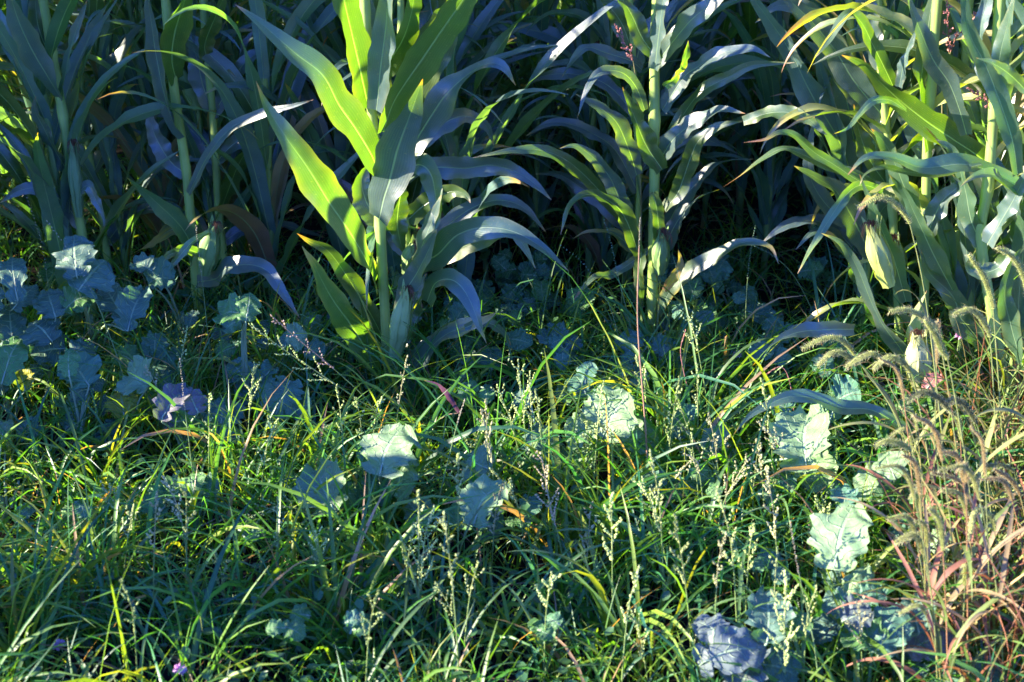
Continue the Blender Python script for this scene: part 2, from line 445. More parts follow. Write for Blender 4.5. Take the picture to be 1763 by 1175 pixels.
traced_plant('tall sunlit maize plant with glowing yellow-green leaves, left of centre', 'm',
    [(676, 760), (672, 690), (664, 560), (655, 400), (650, 300), (640, 190), (632, 90), (628, 0)], Ym, .0115, [
    # glowing left leaves
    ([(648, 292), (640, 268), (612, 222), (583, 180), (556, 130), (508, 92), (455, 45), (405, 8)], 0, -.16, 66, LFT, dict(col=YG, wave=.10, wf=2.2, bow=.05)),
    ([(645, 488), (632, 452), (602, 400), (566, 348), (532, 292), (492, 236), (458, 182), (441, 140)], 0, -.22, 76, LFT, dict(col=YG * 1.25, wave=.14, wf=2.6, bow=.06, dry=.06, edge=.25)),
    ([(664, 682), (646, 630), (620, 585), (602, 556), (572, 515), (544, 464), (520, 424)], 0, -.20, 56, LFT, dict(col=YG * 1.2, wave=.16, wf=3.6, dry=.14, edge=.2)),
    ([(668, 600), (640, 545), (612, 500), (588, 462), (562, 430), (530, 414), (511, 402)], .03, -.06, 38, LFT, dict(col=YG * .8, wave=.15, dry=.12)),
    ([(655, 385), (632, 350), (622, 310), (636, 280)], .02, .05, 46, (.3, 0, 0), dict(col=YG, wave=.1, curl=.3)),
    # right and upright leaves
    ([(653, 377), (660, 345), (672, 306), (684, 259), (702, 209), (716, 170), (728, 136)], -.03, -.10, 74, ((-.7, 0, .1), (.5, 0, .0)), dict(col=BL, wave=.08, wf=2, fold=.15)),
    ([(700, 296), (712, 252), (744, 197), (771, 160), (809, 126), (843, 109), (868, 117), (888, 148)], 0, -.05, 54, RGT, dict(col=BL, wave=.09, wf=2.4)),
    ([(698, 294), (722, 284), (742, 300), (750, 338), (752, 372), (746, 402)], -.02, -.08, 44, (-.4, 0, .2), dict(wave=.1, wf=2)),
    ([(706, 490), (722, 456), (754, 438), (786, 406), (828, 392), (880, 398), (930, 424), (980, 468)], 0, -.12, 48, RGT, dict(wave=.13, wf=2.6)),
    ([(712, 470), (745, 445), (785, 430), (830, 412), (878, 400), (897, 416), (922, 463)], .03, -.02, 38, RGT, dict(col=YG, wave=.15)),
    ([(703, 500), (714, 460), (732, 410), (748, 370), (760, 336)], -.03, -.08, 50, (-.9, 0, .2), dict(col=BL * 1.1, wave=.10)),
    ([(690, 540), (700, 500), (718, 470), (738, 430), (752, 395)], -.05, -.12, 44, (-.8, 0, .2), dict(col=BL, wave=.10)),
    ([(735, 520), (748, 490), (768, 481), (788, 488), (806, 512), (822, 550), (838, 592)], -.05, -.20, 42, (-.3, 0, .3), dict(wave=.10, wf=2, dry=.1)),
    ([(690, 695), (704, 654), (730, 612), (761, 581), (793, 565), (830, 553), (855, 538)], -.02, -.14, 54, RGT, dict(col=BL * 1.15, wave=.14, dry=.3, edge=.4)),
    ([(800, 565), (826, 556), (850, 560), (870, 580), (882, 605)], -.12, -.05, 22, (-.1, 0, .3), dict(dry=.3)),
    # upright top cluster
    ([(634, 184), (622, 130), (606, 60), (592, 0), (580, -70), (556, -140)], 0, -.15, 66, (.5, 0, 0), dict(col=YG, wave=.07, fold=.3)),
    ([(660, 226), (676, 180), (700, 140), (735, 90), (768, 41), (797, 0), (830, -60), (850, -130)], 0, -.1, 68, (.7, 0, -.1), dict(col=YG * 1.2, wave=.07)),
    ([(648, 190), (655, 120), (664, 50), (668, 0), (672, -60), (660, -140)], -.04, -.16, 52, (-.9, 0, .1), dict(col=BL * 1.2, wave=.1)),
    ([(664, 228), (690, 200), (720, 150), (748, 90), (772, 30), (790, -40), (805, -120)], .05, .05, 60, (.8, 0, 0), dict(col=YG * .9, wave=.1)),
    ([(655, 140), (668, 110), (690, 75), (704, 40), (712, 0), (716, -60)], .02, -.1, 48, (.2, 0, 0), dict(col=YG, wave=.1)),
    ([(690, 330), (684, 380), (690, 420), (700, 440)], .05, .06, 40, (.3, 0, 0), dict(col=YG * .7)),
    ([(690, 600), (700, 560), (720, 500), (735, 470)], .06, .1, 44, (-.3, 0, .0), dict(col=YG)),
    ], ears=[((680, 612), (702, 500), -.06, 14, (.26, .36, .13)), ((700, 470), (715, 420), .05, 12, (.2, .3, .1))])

traced_plant('second stalk close behind the tall sunlit maize plant left of centre', 'm',
    [(706, 700), (706, 600), (708, 480), (700, 400), (692, 300), (688, 180), (690, 60), (690, 0)], Ym + .16, .0085, [
    ([(690, 300), (720, 250), (760, 215), (800, 200), (835, 215), (850, 250)], 0, .05, 44, RGT, dict(col=BL)),
    ([(700, 380), (735, 350), (775, 330), (800, 335), (810, 350)], 0, -.05, 46, (.5, 0, 0), dict(col=YG * 1.1)),
    ([(704, 470), (760, 400), (810, 360), (860, 345), (905, 360), (940, 400)], 0, .05, 40, RGT, dict(col=BL)),
    ([(690, 180), (716, 130), (745, 60), (775, 0), (800, -70)], 0, .05, 60, (.8, 0, 0), dict(col=YG)),
    ([(692, 260), (668, 200), (650, 140), (640, 60), (630, 0), (612, -80)], 0, .05, 50, (.4, 0, 0), dict(col=YG)),
    ([(690, 320), (740, 290), (800, 290), (850, 285), (905, 305), (950, 345)], .02, .0, 46, RGT, dict(col=BL)),
    ([(700, 440), (670, 400), (640, 380), (600, 375), (560, 360)], .05, .15, 36, (.2, 0, .5), dict(col=BL)),
    ], ears=[((712, 480), (722, 400), .0, 13, (.16, .26, .08))])

Y2 = 3.06
traced_plant('upright maize plant with blue-green leaves drooping on both sides, right of centre', 'm',
    [(1122, 610), (1122, 560), (1124, 470), (1127, 290), (1127, 105), (1131, 0)], Y2, .0125, [
    ([(1096, 302), (1084, 262), (1062, 212), (1032, 186), (1008, 172), (990, 162)], 0, -.05, 42, (.2, 0, .4), dict(col=BL)),
    ([(1110, 190), (1096, 152), (1072, 126), (1038, 124), (1014, 146), (994, 204)], 0, -.15, 26, (.1, 0, .4), dict(col=BL)),
    ([(1105, 120), (1083, 104), (1045, 92), (1011, 82), (990, 99), (967, 134)], .05, 0, 28, (.1, 0, .6), dict(col=BL)),
    ([(1100, 410), (1070, 352), (1050, 306), (1022, 272), (992, 252), (963, 256)], 0, -.1, 38, (.2, 0, .5), dict(col=BL)),
    ([(1080, 390), (1040, 338), (1004, 300), (970, 273), (930, 259), (885, 259), (814, 272)], .04, -.1, 30, (.1, 0, .6), dict(col=YG)),
    ([(1137, 274), (1161, 238), (1202, 208), (1243, 189), (1283, 196)], 0, -.12, 40, (-.2, 0, .5), dict(col=BL * 1.2)),
    ([(1140, 190), (1175, 136), (1204, 114), (1243, 92), (1294, 84), (1326, 99)], 0, -.1, 38, (-.2, 0, .6), dict(col=BL * 1.2)),
    ([(1140, 260), (1181, 191), (1209, 158), (1253, 133), (1294, 113), (1368, 108)], .03, -.05, 30, (-.1, 0, .6), dict(col=YG)),
    ([(1144, 360), (1168, 330), (1188, 274), (1206, 238), (1243, 216), (1283, 208)], -.03, -.1, 36, (-.2, 0, .2), dict(col=YG * .8)),
    ([(1280, 210), (1320, 196), (1358, 194), (1392, 206), (1412, 224), (1424, 233)], -.12, -.2, 28, (-.5, 0, .5), dict(col=YG)),
    ([(1144, 400), (1170, 350), (1209, 306), (1243, 280), (1300, 274)], .05, 0, 38, (-.2, 0, .4), dict(col=BL)),
    ([(1140, 440), (1160, 392), (1180, 364), (1206, 340), (1240, 326)], .02, -.05, 34, (-.3, 0, .3), dict(col=BL)),
    ([(1100, 440), (1086, 398), (1066, 360), (1031, 338), (1002, 338), (978, 360), (965, 405)], -.02, -.2, 36, (-.2, 0, .4), dict(col=YG * .9, dry=.06)),
    ([(1134, 104), (1106, 66), (1088, 27), (1066, -10), (1040, -60)], -.02, -.05, 38, (.6, 0, 0), dict(col=YG * .8)),
    ([(1140, 292), (1112, 250), (1090, 196), (1072, 150)], -.03, -.06, 44, (.6, 0, -.2), dict(col=YG * .8, curl=.3)),
    ([(1130, 110), (1160, 70), (1195, 30), (1235, 0), (1290, -50)], 0, -.1, 44, (-.3, 0, .2), dict(col=BL * 1.3)),
    ([(1127, 120), (1134, 60), (1140, 10), (1150, -60)], -.03, -.08, 40, (-.8, 0, .1), dict(col=BL * 1.3)),
    ([(1134, 540), (1160, 492), (1202, 458), (1243, 434), (1283, 417), (1324, 424), (1341, 455)], -.02, -.15, 34, RGT, dict(dry=.15, edge=.5)),
    ([(1144, 500), (1160, 478), (1171, 455), (1168, 430)], -.06, -.1, 20, FRT, dict(dry=1.0, col=np.array([.2, .06, .06]))),
    ([(1115, 450), (1080, 420), (1050, 400), (1010, 400), (985, 412)], .06, .02, 26, (.1, 0, .4), dict(dry=.5, edge=.5)),
    ([(1125, 330), (1133, 380), (1132, 430), (1130, 480)], -.03, -.02, 30, (-.2, 0, 0), dict(col=YG, wave=.03)),
    ([(1105, 430), (1100, 480), (1108, 530)], -.03, -.02, 26, (-.2, 0, 0), dict(col=YG * .8, wave=.03)),
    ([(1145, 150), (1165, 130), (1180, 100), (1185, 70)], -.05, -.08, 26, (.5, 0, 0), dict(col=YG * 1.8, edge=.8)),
    ([(1118, 430), (1060, 470), (1020, 480), (985, 520)], .05, -.1, 20, (.1, 0, .5), dict(dry=.2)),
    ], ears=[((1135, 470), (1142, 400), -.02, 12, (.12, .22, .06))])
traced_plant('thin yellowish maize stalk just left of the upright maize plant right of centre', 'm',
    [(1100, 600), (1098, 540), (1098, 400), (1100, 300), (1094, 200), (1090, 80), (1085, 0)], Y2 + .14, .007, [
    ([(1098, 330), (1060, 260), (1020, 230), (985, 215), (945, 212), (905, 235)], 0, 0, 34, (.1, 0, .5), dict(col=BL)),
    ([(1100, 300), (1140, 250), (1190, 235), (1240, 250), (1280, 270)], 0, .05, 36, (-.1, 0, .5), dict(col=BL)),
    ([(1095, 200), (1050, 150), (1000, 130), (940, 130), (900, 150)], 0, .1, 34, (.1, 0, .5), dict(col=BL)),
    ([(1092, 120), (1110, 60), (1150, 20), (1180, -20)], 0, 0, 40, (-.2, 0, .2), dict(col=BL)),
    ([(1092, 100), (1070, 40), (1040, 0), (1020, -40)], 0, 0, 40, (.5, 0, .1), dict(col=YG)),
    ([(1098, 440), (1060, 370), (1010, 330), (960, 300), (920, 300)], 0, .1, 38, (.1, 0, .5), dict(col=BL * .8)),
    ])

# left of the picture
Y3 = 3.12
traced_plant('shaded maize plant with broad green top leaf and lavender arching leaf on the left', 'm',
    [(352, 600), (345, 560), (330, 400), (322, 306), (312, 235), (298, 140), (290, 60), (285, 0)], Y3, .0115, [
    ([(303, 138), (296, 105), (300, 60), (312, 20), (330, -30), (360, -90)], 0, -.15, 60, (.8, 0, 0), dict(col=YG, wave=.06)),
    ([(318, 236), (296, 205), (280, 150), (268, 90), (258, 20), (250, -40)], -.02, -.1, 40, ((-.3, 0, .1), (-1.2, 0, .1)), dict(col=BL, wave=.06, fold=.5)),
    ([(325, 334), (356, 272), (392, 226), (439, 200), (490, 186), (540, 172)], -.02, -.2, 28, (-.6, 0, .5), dict(col=BL * 1.3, wave=.06)),
    ([(342, 450), (318, 400), (292, 370), (266, 346), (240, 322), (218, 306)], 0, -.15, 42, (-.1, 0, .3), dict(col=GREEN * 1.3, wave=.05)),
    ([(340, 486), (372, 480), (390, 462), (428, 456), (462, 468), (488, 506), (516, 548)], -.05, -.25, 42, (-.5, 0, .5), dict(col=BL * 1.2, wave=.12)),
    ([(320, 300), (295, 280), (275, 250), (262, 220), (255, 180)], .03, .05, 40, (-.5, 0, .2), dict(col=BL)),
    ([(350, 440), (320, 430), (290, 440), (268, 455)], -.1, -.2, 22, (.5, 0, .2), dict(col=YG * 1.1, wave=.2)),
    ([(360, 400), (330, 418), (300, 452), (272, 478)], -.12, -.2, 18, (.4, 0, .3), dict(col=YG * 1.2, wave=.2)),
    ([(345, 420), (300, 395), (262, 420), (222, 440)], 0, .1, 26, (.1, 0, .6), dict(dry=.7)),
    ], ears=[((352, 470), (371, 388), -.08, 15, (.14, .26, .08))])
traced_plant('maize plant with folded blue-grey leaves right behind the lavender-leaved one on the left', 'm',
    [(392, 590), (388, 480), (378, 375), (371, 272), (366, 190), (357, 102), (350, 0)], Y3 + .12, .010, [
    ([(366, 190), (350, 150), (340, 105), (330, 70), (322, 20)], 0, 0, 46, (-.6, 0, .1), dict(col=BL * 1.2)),
    ([(358, 104), (352, 80), (362, 50), (375, 20), (392, -20)], -.02, -.05, 40, (.5, 0, 0), dict(col=YG * .8)),
    ([(372, 280), (400, 250), (432, 230), (470, 215), (520, 235)], 0, 0, 34, (-.3, 0, .3), dict(col=YG * .7)),
    ([(376, 375), (392, 330), (410, 285), (430, 250), (438, 225)], 0, -.1, 38, (.6, 0, 0), dict(col=YG * .8)),
    ([(366, 200), (395, 150), (420, 110), (455, 90), (500, 100)], 0, 0, 36, (-.3, 0, .5), dict(col=BL)),
    ([(380, 420), (420, 395), (470, 385), (530, 400), (560, 410)], .02, .1, 30, (-.1, 0, .6), dict(col=BL)),
    ([(372, 300), (350, 250), (330, 225), (300, 200), (262, 200)], .05, .1, 36, (-.3, 0, .5), dict(col=BL)),
    ])
traced_plant('maize plant near the left border, long blue leaf slanting to the corner', 'm',
    [(160, 560), (150, 470), (138, 385), (126, 330), (112, 221), (98, 140), (82, 44), (74, 0)], Y3 - .02, .0115, [
    ([(104, 168), (84, 135), (60, 95), (38, 51), (20, 0), (5, -60)], -.02, -.15, 52, (-.5, 0, .3), dict(col=BL * 1.2, wave=.06)),
    ([(104, 170), (112, 130), (120, 90), (132, 50), (150, 0)], -.02, -.1, 34, (-.8, 0, .2), dict(col=BL * 1.2)),
    ([(120, 300), (95, 260), (75, 220), (60, 190), (62, 165)], 0, -.05, 34, (-.5, 0, .2), dict(col=BL)),
    ([(140, 390), (110, 350), (70, 325), (30, 330), (0, 350)], 0, -.05, 38, (-.1, 0, .6), dict(col=BL)),
    ([(130, 340), (150, 320), (165, 345), (178, 372), (180, 395)], -.04, -.1, 24, (-.4, 0, .3), dict(col=BL * 1.3)),
    ([(95, 120), (70, 60), (62, 20), (60, -30)], 0, 0, 44, (.6, 0, .2), dict(col=YG * .8)),
    ], ears=[((137, 372), (126, 248), -.03, 9, (.10, .20, .09))])
traced_plant('slim maize stalk between the two left clumps, with a twisted lilac leaf', 'm',
    [(200, 560), (182, 420), (160, 300), (150, 238), (136, 110), (125, 0)], Y3 + .25, .009, [
    ([(150, 240), (158, 190), (178, 140), (196, 110), (230, 60), (260, 20)], -.02, -.1, 42, (-.7, 0, .3), dict(col=BL * 1.3)),
    ([(160, 300), (185, 250), (215, 200), (240, 190), (270, 205)], 0, -.05, 36, (-.5, 0, .4), dict(col=BL)),
    ([(140, 130), (110, 100), (95, 80), (70, 80), (50, 100)], 0, -.05, 34, (.1, 0, .5), dict(col=BL)),
    ([(150, 250), (170, 210), (178, 160), (172, 110)], 0, 0, 40, (-.6, 0, .1), dict(col=BL)),
    ([(182, 420), (215, 380), (250, 360), (290, 370)], 0, 0, 36, (-.1, 0, .5), dict(col=BL)),
    ])

# right cluster, sunlit
Y4 = 2.78
traced_plant('sunlit maize plant with yellow ear and long leaf pointing left, right hand clump', 'm',
    [(1592, 700), (1590, 600), (1592, 450), (1594, 340), (1598, 220), (1606, 120), (1614, 0)], Y4, .0105, [
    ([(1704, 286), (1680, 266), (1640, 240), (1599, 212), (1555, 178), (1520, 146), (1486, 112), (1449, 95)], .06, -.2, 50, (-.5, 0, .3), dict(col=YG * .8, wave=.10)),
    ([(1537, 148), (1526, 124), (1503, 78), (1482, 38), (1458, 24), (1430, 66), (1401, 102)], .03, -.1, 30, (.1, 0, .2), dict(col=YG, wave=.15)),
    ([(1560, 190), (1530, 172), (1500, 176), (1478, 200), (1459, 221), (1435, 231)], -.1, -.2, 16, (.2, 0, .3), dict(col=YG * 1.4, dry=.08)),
    ([(1548, 150), (1556, 110), (1568, 80), (1578, 50)], -.05, -.08, 24, (-1., 0, .1), dict(col=BL * 1.3)),
    ([(1575, 365), (1556, 320), (1540, 280), (1522, 245), (1500, 222)], -.05, -.12, 50, (-.7, 0, .1), dict(col=GREEN, wave=.07)),
    ([(1664, 232), (1652, 190), (1634, 144), (1606, 102), (1584, 52), (1564, 0), (1545, -60)], -.06, -.12, 42, (.1, 0, .1), dict(col=BL * .9, wave=.08)),
    ([(1640, 500), (1608, 440), (1580, 380), (1556, 330), (1530, 300)], -.08, -.15, 44, (-.6, 0, .2), dict(col=GREEN)),
    ([(1560, 520), (1540, 450), (1520, 400), (1500, 350), (1480, 300)], -.02, -.1, 38, (-.4, 0, .2), dict(col=GREEN)),
    ([(1590, 420), (1620, 350), (1650, 320), (1640, 300)], -.05, -.1, 44, (-.7, 0, .2), dict(col=BL)),
    ([(1598, 260), (1584, 180), (1590, 100), (1600, 30), (1610, -40)], -.02, .02, 50, (.7, 0, 0), dict(col=YG)),
    ([(1590, 640), (1575, 600), (1580, 540), (1596, 500)], -.1, -.12, 34, (-.8, 0, .1), dict(col=np.array([.30, .36, .14]), wave=.04)),
    ([(1570, 655), (1556, 610), (1520, 560), (1500, 520), (1476, 462), (1450, 420), (1414, 402)], -.08, -.2, 40, (-.3, 0, .2), dict(col=BL, wave=.08)),
    ([(1700, 600), (1660, 560), (1640, 510), (1600, 470), (1585, 430)], -.05, -.1, 42, (-.3, 0, .2), dict(col=GREEN)),
    ], ears=[((1530, 490), (1500, 388), -.1, 16, (.36, .40, .11)), ((1584, 668), (1582, 575), -.12, 19, (.40, .42, .20))])
traced_plant('maize plant with thin curled leaf ends over the dark gap, left of the right clump', 'm',
    [(1552, 680), (1548, 560), (1540, 420), (1532, 300), (1520, 150), (1512, 0)], Y4 + .14, .010, [
    ([(1540, 340), (1486, 316), (1436, 284), (1401, 262), (1367, 233), (1340, 228), (1316, 241), (1279, 246)], -.1, -.2, 20, (.1, 0, .4), dict(col=YG * 1.3, dry=.2)),
    ([(1520, 330), (1470, 300), (1422, 284), (1381, 266), (1347, 256), (1306, 279), (1275, 303), (1238, 327)], -.1, -.15, 20, (-.2, 0, .5), dict(col=YG * 1.1, dry=.2)),
    ([(1520, 330), (1484, 319), (1456, 337), (1422, 387), (1395, 431), (1373, 472)], -.15, -.3, 20, (.4, 0, .2), dict(col=YG * 1.5, dry=.08)),
    ([(1500, 440), (1470, 380), (1440, 330), (1408, 308), (1367, 286)], -.02, -.1, 46, (-.1, 0, .5), dict(col=BL, wave=.1)),
    ([(1510, 560), (1480, 480), (1450, 430), (1420, 400), (1404, 420)], -.02, -.1, 26, (.3, 0, .3), dict(dry=.3)),
    ([(1520, 200), (1470, 140), (1440, 90), (1400, 40), (1360, 0), (1330, -40)], 0, -.05, 46, (-.3, 0, .4), dict(col=BL)),
    ([(1526, 240), (1490, 180), (1450, 140), (1410, 90), (1370, 60)], .05, .05, 42, (-.2, 0, .4), dict(col=BL)),
    ([(1516, 120), (1500, 60), (1490, 0), (1476, -60)], 0, 0, 46, (-.6, 0, .2), dict(col=BL)),
    ([(1535, 330), (1500, 280), (1480, 230), (1470, 180)], 0, 0, 40, (.5, 0, .1), dict(col=YG)),
    ([(1544, 470), (1500, 410), (1470, 390), (1420, 350), (1392, 290), (1402, 200)], .02, .02, 36, (-.5, 0, .2), dict(col=BL)),
    ([(1470, 567), (1422, 568), (1368, 574), (1326, 598), (1296, 630)], -.25, -.4, 36, (-.3, 0, .5), dict(col=BL * 1.2, wave=.08)),
    ], ears=[((1552, 470), (1540, 410), -.1, 11, (.2, .3, .1))])
traced_plant('maize plant with blue leaves slanting steeply up left, right of the dark gap', 'm',
    [(1486, 600), (1484, 520), (1480, 400), (1476, 280), (1470, 150), (1462, 0)], Y4 + .34, .0105, [
    ([(1474, 330), (1446, 246), (1401, 170), (1354, 78), (1299, 0), (1262, -60)], -.05, -.15, 56, (-.4, 0, .4), dict(col=BL * 1.5)),
    ([(1470, 240), (1452, 150), (1418, 68), (1367, 10), (1330, -40)], -.05, -.12, 48, (-.5, 0, .4), dict(col=BL * 1.4)),
    ([(1480, 400), (1456, 310), (1440, 220), (1415, 130), (1400, 60)], -.04, -.1, 46, (-.7, 0, .3), dict(col=BL * 1.4)),
    ([(1480, 440), (1440, 400), (1400, 380), (1350, 390), (1310, 420)], -.04, -.1, 36, (-.2, 0, .5), dict(col=BL)),
    ([(1484, 500), (1460, 440), (1430, 400), (1400, 400), (1370, 430)], -.04, -.1, 30, (-.2, 0, .5), dict(col=GREEN)),
    ([(1472, 200), (1500, 130), (1530, 60), (1540, 0)], -.04, -.1, 44, (-.7, 0, .2), dict(col=YG)),
    ([(1466, 120), (1430, 60), (1390, 20), (1340, 10), (1300, 40)], -.04, -.1, 44, (-.3, 0, .5), dict(col=BL * 1.3)),
    ])
traced_plant('maize plant nearest the right border, thick pale stalk crossed by a broad leaf', 'm',
    [(1742, 800), (1738, 700), (1690, 430), (1700, 330), (1708, 238), (1716, 110), (1722, 0)], Y4 - .10, .0115, [
    ([(1800, 350), (1763, 328), (1708, 297), (1657, 283), (1589, 289), (1537, 272), (1490, 272), (1459, 302)], 0, -.25, 52, (-.1, 0, .7), dict(col=GREEN * 1.2, wave=.07, wf=2)),
    ([(1690, 283), (1620, 300), (1560, 296), (1520, 288), (1490, 300), (1480, 320)], -.1, -.2, 18, (-.1, 0, .7), dict(col=YG)),
    ([(1690, 420), (1672, 380), (1660, 320), (1640, 260), (1610, 240)], 0, 0, 46, (-.6, 0, .2), dict(col=GREEN)),
    ([(1700, 420), (1730, 370), (1752, 330), (1770, 290)], -.04, -.08, 46, (-.9, 0, .3), dict(col=BL * 1.3)),
    ([(1740, 430), (1720, 460), (1690, 470), (1670, 460), (1680, 430)], -.1, -.1, 34, (.1, 0, .2), dict(col=YG)),
    ([(1740, 240), (1730, 180), (1720, 110), (1735, 40), (1750, -20)], -.05, -.08, 46, (.2, 0, .1), dict(col=GREEN)),
    ([(1752, 300), (1740, 230), (1700, 120), (1670, 60), (1660, 0), (1640, -60)], -.08, -.12, 40, (.2, 0, .1), dict(col=GREEN * 1.1)),
    ([(1712, 160), (1690, 100), (1690, 40), (1700, 0), (1710, -60)], 0, 0, 40, (-.9, 0, .1), dict(col=BL * 1.4)),
    ([(1770, 160), (1740, 130), (1710, 110), (1680, 100)], -.15, -.25, 26, (-.2, 0, .5), dict(col=BL)),
    ([(1763, 640), (1740, 560), (1730, 500), (1750, 440), (1775, 420)], -.15, -.2, 40, (-.6, 0, .3), dict(col=GREEN)),
    ])
traced_plant('maize plant behind the right hand clump whose base shows between the pale stalks', 'm',
    [(1650, 640), (1650, 560), (1652, 420), (1655, 300), (1660, 150), (1668, 0)], Y4 + .22, .0105, [
    ([(1655, 320), (1630, 250), (1620, 170), (1640, 100), (1650, 20)], 0, 0, 50, (-.5, 0, .2), dict(col=BL)),
    ([(1655, 400), (1690, 330), (1730, 300), (1780, 310)], 0, 0, 46, (-.2, 0, .4), dict(col=GREEN)),
    ([(1652, 480), (1620, 420), (1600, 380), (1560, 360)], 0, 0, 44, (.3, 0, .3), dict(col=YG)),
    ([(1660, 200), (1680, 140), (1700, 80), (1730, 40), (1780, 20)], 0, 0, 46, (-.5, 0, .3), dict(col=GREEN)),
    ([(1662, 180), (1640, 120), (1630, 50), (1630, -20)], 0, 0, 46, (.5, 0, .1), dict(col=YG)),
    ([(1650, 560), (1690, 500), (1730, 480), (1770, 500)], 0, 0, 46, (-.3, 0, .3), dict(col=GREEN)),
    ])
# low fallen maize leaf in front of the right clump
lf = MB()
def loose(pts, Y, w_, bias, label, name='fallen_maize_leaf', cat='leaf', **kw):
    org = at(*pts[0], Y[0])
    o = traced_leaf(None, org, pts, Y[0], Y[1], w_, bias, **kw)
    o.name = name; o.location = org
    if name == 'withered_leaf': o.data.materials[0] = M['dry']
    return tag(o, label, cat, kind='thing')
loose([(1561, 741), (1503, 707), (1452, 703), (1401, 686), (1360, 683), (1323, 697), (1286, 720), (1262, 750)], (2.42, 2.30), 36, (-.3, 0, .7),
      'broad maize leaf with sun-bleached end arching low over the weeds before the right clump', col=GREEN, wave=.07)

# ------------------------------------------------------------ maize plants deeper in the field
def proto_maize(seed, joined=False):
    random.seed(seed)
    H = random.uniform(1.45, 1.65)
    lean = random.uniform(-.05, .05); lean2 = random.uniform(-.05, .05)
    P = np.array([[lean * z * z * .4, lean2 * z * z * .4, z] for z in np.linspace(-.02, H, 8)])
    root = empty('maize_plant', (0, 0, 0))
    allmb = MB() if joined else None
    st = stalk_mesh(P, .0115, .006, seg=.16, n=40, col=(.17, .27, .07))
    if joined:
        allmb = st
    else: st.build('stalk', M['stalk'], root)
    plane = random.uniform(-.5, .5)
    nl = 27
    for i in range(nl):
        z = .08 + (H - .2) * ((i + .5) / nl) ** 1.5
        c = np.array([np.interp(z, P[:, 2], P[:, 0]), np.interp(z, P[:, 2], P[:, 1]), z])
        az = plane + (math.pi if i % 2 else 0) + random.uniform(-1.2, 1.2)
        low = i < 3
        Lf = random.uniform(.4, .6) if low else random.uniform(.5, .8) if z < 1.0 else random.uniform(.35, .5)
        Q, Nn = arch(c, az, Lf, R(random.uniform(66, 86)), R(random.choice([random.uniform(-40, 20), random.uniform(20, 75)])), random.uniform(1.3, 3.0), random.uniform(-.6, .6), 22, random.uniform(-1.2, 1.2))
        mb = allmb if joined else MB()
        c_ = rand_green(.2) * 1.3 if random.random() < .6 else YG * random.uniform(.7, 1.2)
        if random.random() < .62: c_ = BL * random.uniform(1.2, 2.1)
        if random.random() < .06: c_ = np.array([.26, .19, .10])
        if i == 0 and random.random() < .6: c_ = np.array([.16, .09, .05])
        blade(mb, Q, Nn, random.uniform(.03, .056), c_, 6, .3, .2, random.uniform(2.5, 4), dry=random.choice([0, 0, .06, .15]))
        if not joined: mb.build('leaf', M['maize'], root)
    if not joined:
        if random.random() < .7:
            zz = random.uniform(.75, 1.0); a = plane
            B = np.array([np.interp(zz, P[:, 2], P[:, 0]), 0, zz]); ear_parts(B, B + np.array([.05 * math.cos(a), .05 * math.sin(a), .18]), .022, root, (0, 0, 0))
        tb = MB(); tassel(tb, P[-1]); tb.build('tassel', M['seed'], root)
        note(root)
        return root
    else:
        bpy.data.objects.remove(root)
        tassel(allmb, P[-1])
        o = allmb.build('maize_plant', M['maize'])
        return o
protos = [proto_maize(100 + i) for i in range(7)]
far_protos = [proto_maize(200 + i, True) for i in range(6)]
used = set()
random.seed(5)
ROWS = [(-2.1, 3.15), (-1.5, 3.2), (-.88, 3.42), (-.27, 3.2), (.33, 3.42), (.95, 3.18), (1.52, 2.95), (2.12, 3.0), (-2.7, 3.2), (2.75, 3.2), (-3.35, 3.3), (3.4, 3.4)]
rows_sorted = sorted(r[0] for r in ROWS)
spots = []
for X, Yf in ROWS:
    y = Yf; k = 0
    while y < 7.0:
        k += 1
        x = X + random.uniform(-.05, .05)
        depth = y
        if abs(x) < .36 * depth + .35:
            spots.append((x, y, rows_sorted.index(X) + 1, k))
        y += (.145 if y < 3.7 else .13 if y < 5.2 else .17) + random.uniform(-.03, .03)
spots += [(1.14, 2.98, 7, 0), (1.32, 2.80, 7, 0), (.84, 3.04, 6, 0), (1.02, 2.86, 6, 0), (1.22, 3.12, 7, 0), (1.10, 2.74, 7, 0), (-1.05, 3.08, 3, 0), (-.60, 3.22, 3, 0), (-1.28, 3.2, 2, 0), (-.42, 3.3, 4, 0), (-.12, 3.15, 4, 0)]
for i in range(150):
    y = 3.3 + 3.4 * random.random() ** 1.2; x = random.uniform(-.36 * y - .3, .36 * y + .3)
    if y < 3.5 and (.5 < x < .85 or -.12 < x < .2): continue
    spots.append((x, y, 13 if x < 0 else 14, 0))
spots.sort(key=lambda s: s[1])
rn = {}
for (x, y, row, k) in spots:
    near = y < 4.7
    pool = protos if near else far_protos
    i = random.randrange(len(pool))
    first = pool[i].name not in used
    if first: o = pool[i]; used.add(pool[i].name)
    else:
        o = copy_tree(pool[i]) if near else pool[i].copy()
        if not near: COL.objects.link(o)
    o.location = (x, y, 0); o.rotation_euler = (random.uniform(-.04, .04), random.uniform(-.04, .04), random.choice([0, math.pi]) + random.uniform(-.6, .6))
    s = random.uniform(.9, 1.08) if y < 3.6 and row < 13 else random.uniform(.58, .84); o.scale = (s, s, s)
    rn[row] = rn.get(row, 0) + 1
    tag(o, ('shaded maize plant, %s from the front in the %s row from the left' % (ordinal(rn[row]), ordinal(row))) if row < 13 else
        'short late maize plant between the rows of the %s half, %s back from the edge' % ('left' if row == 13 else 'right', ordinal(rn[row])),
        'maize plant', 'maize plants standing in rows inside the field', 'thing')
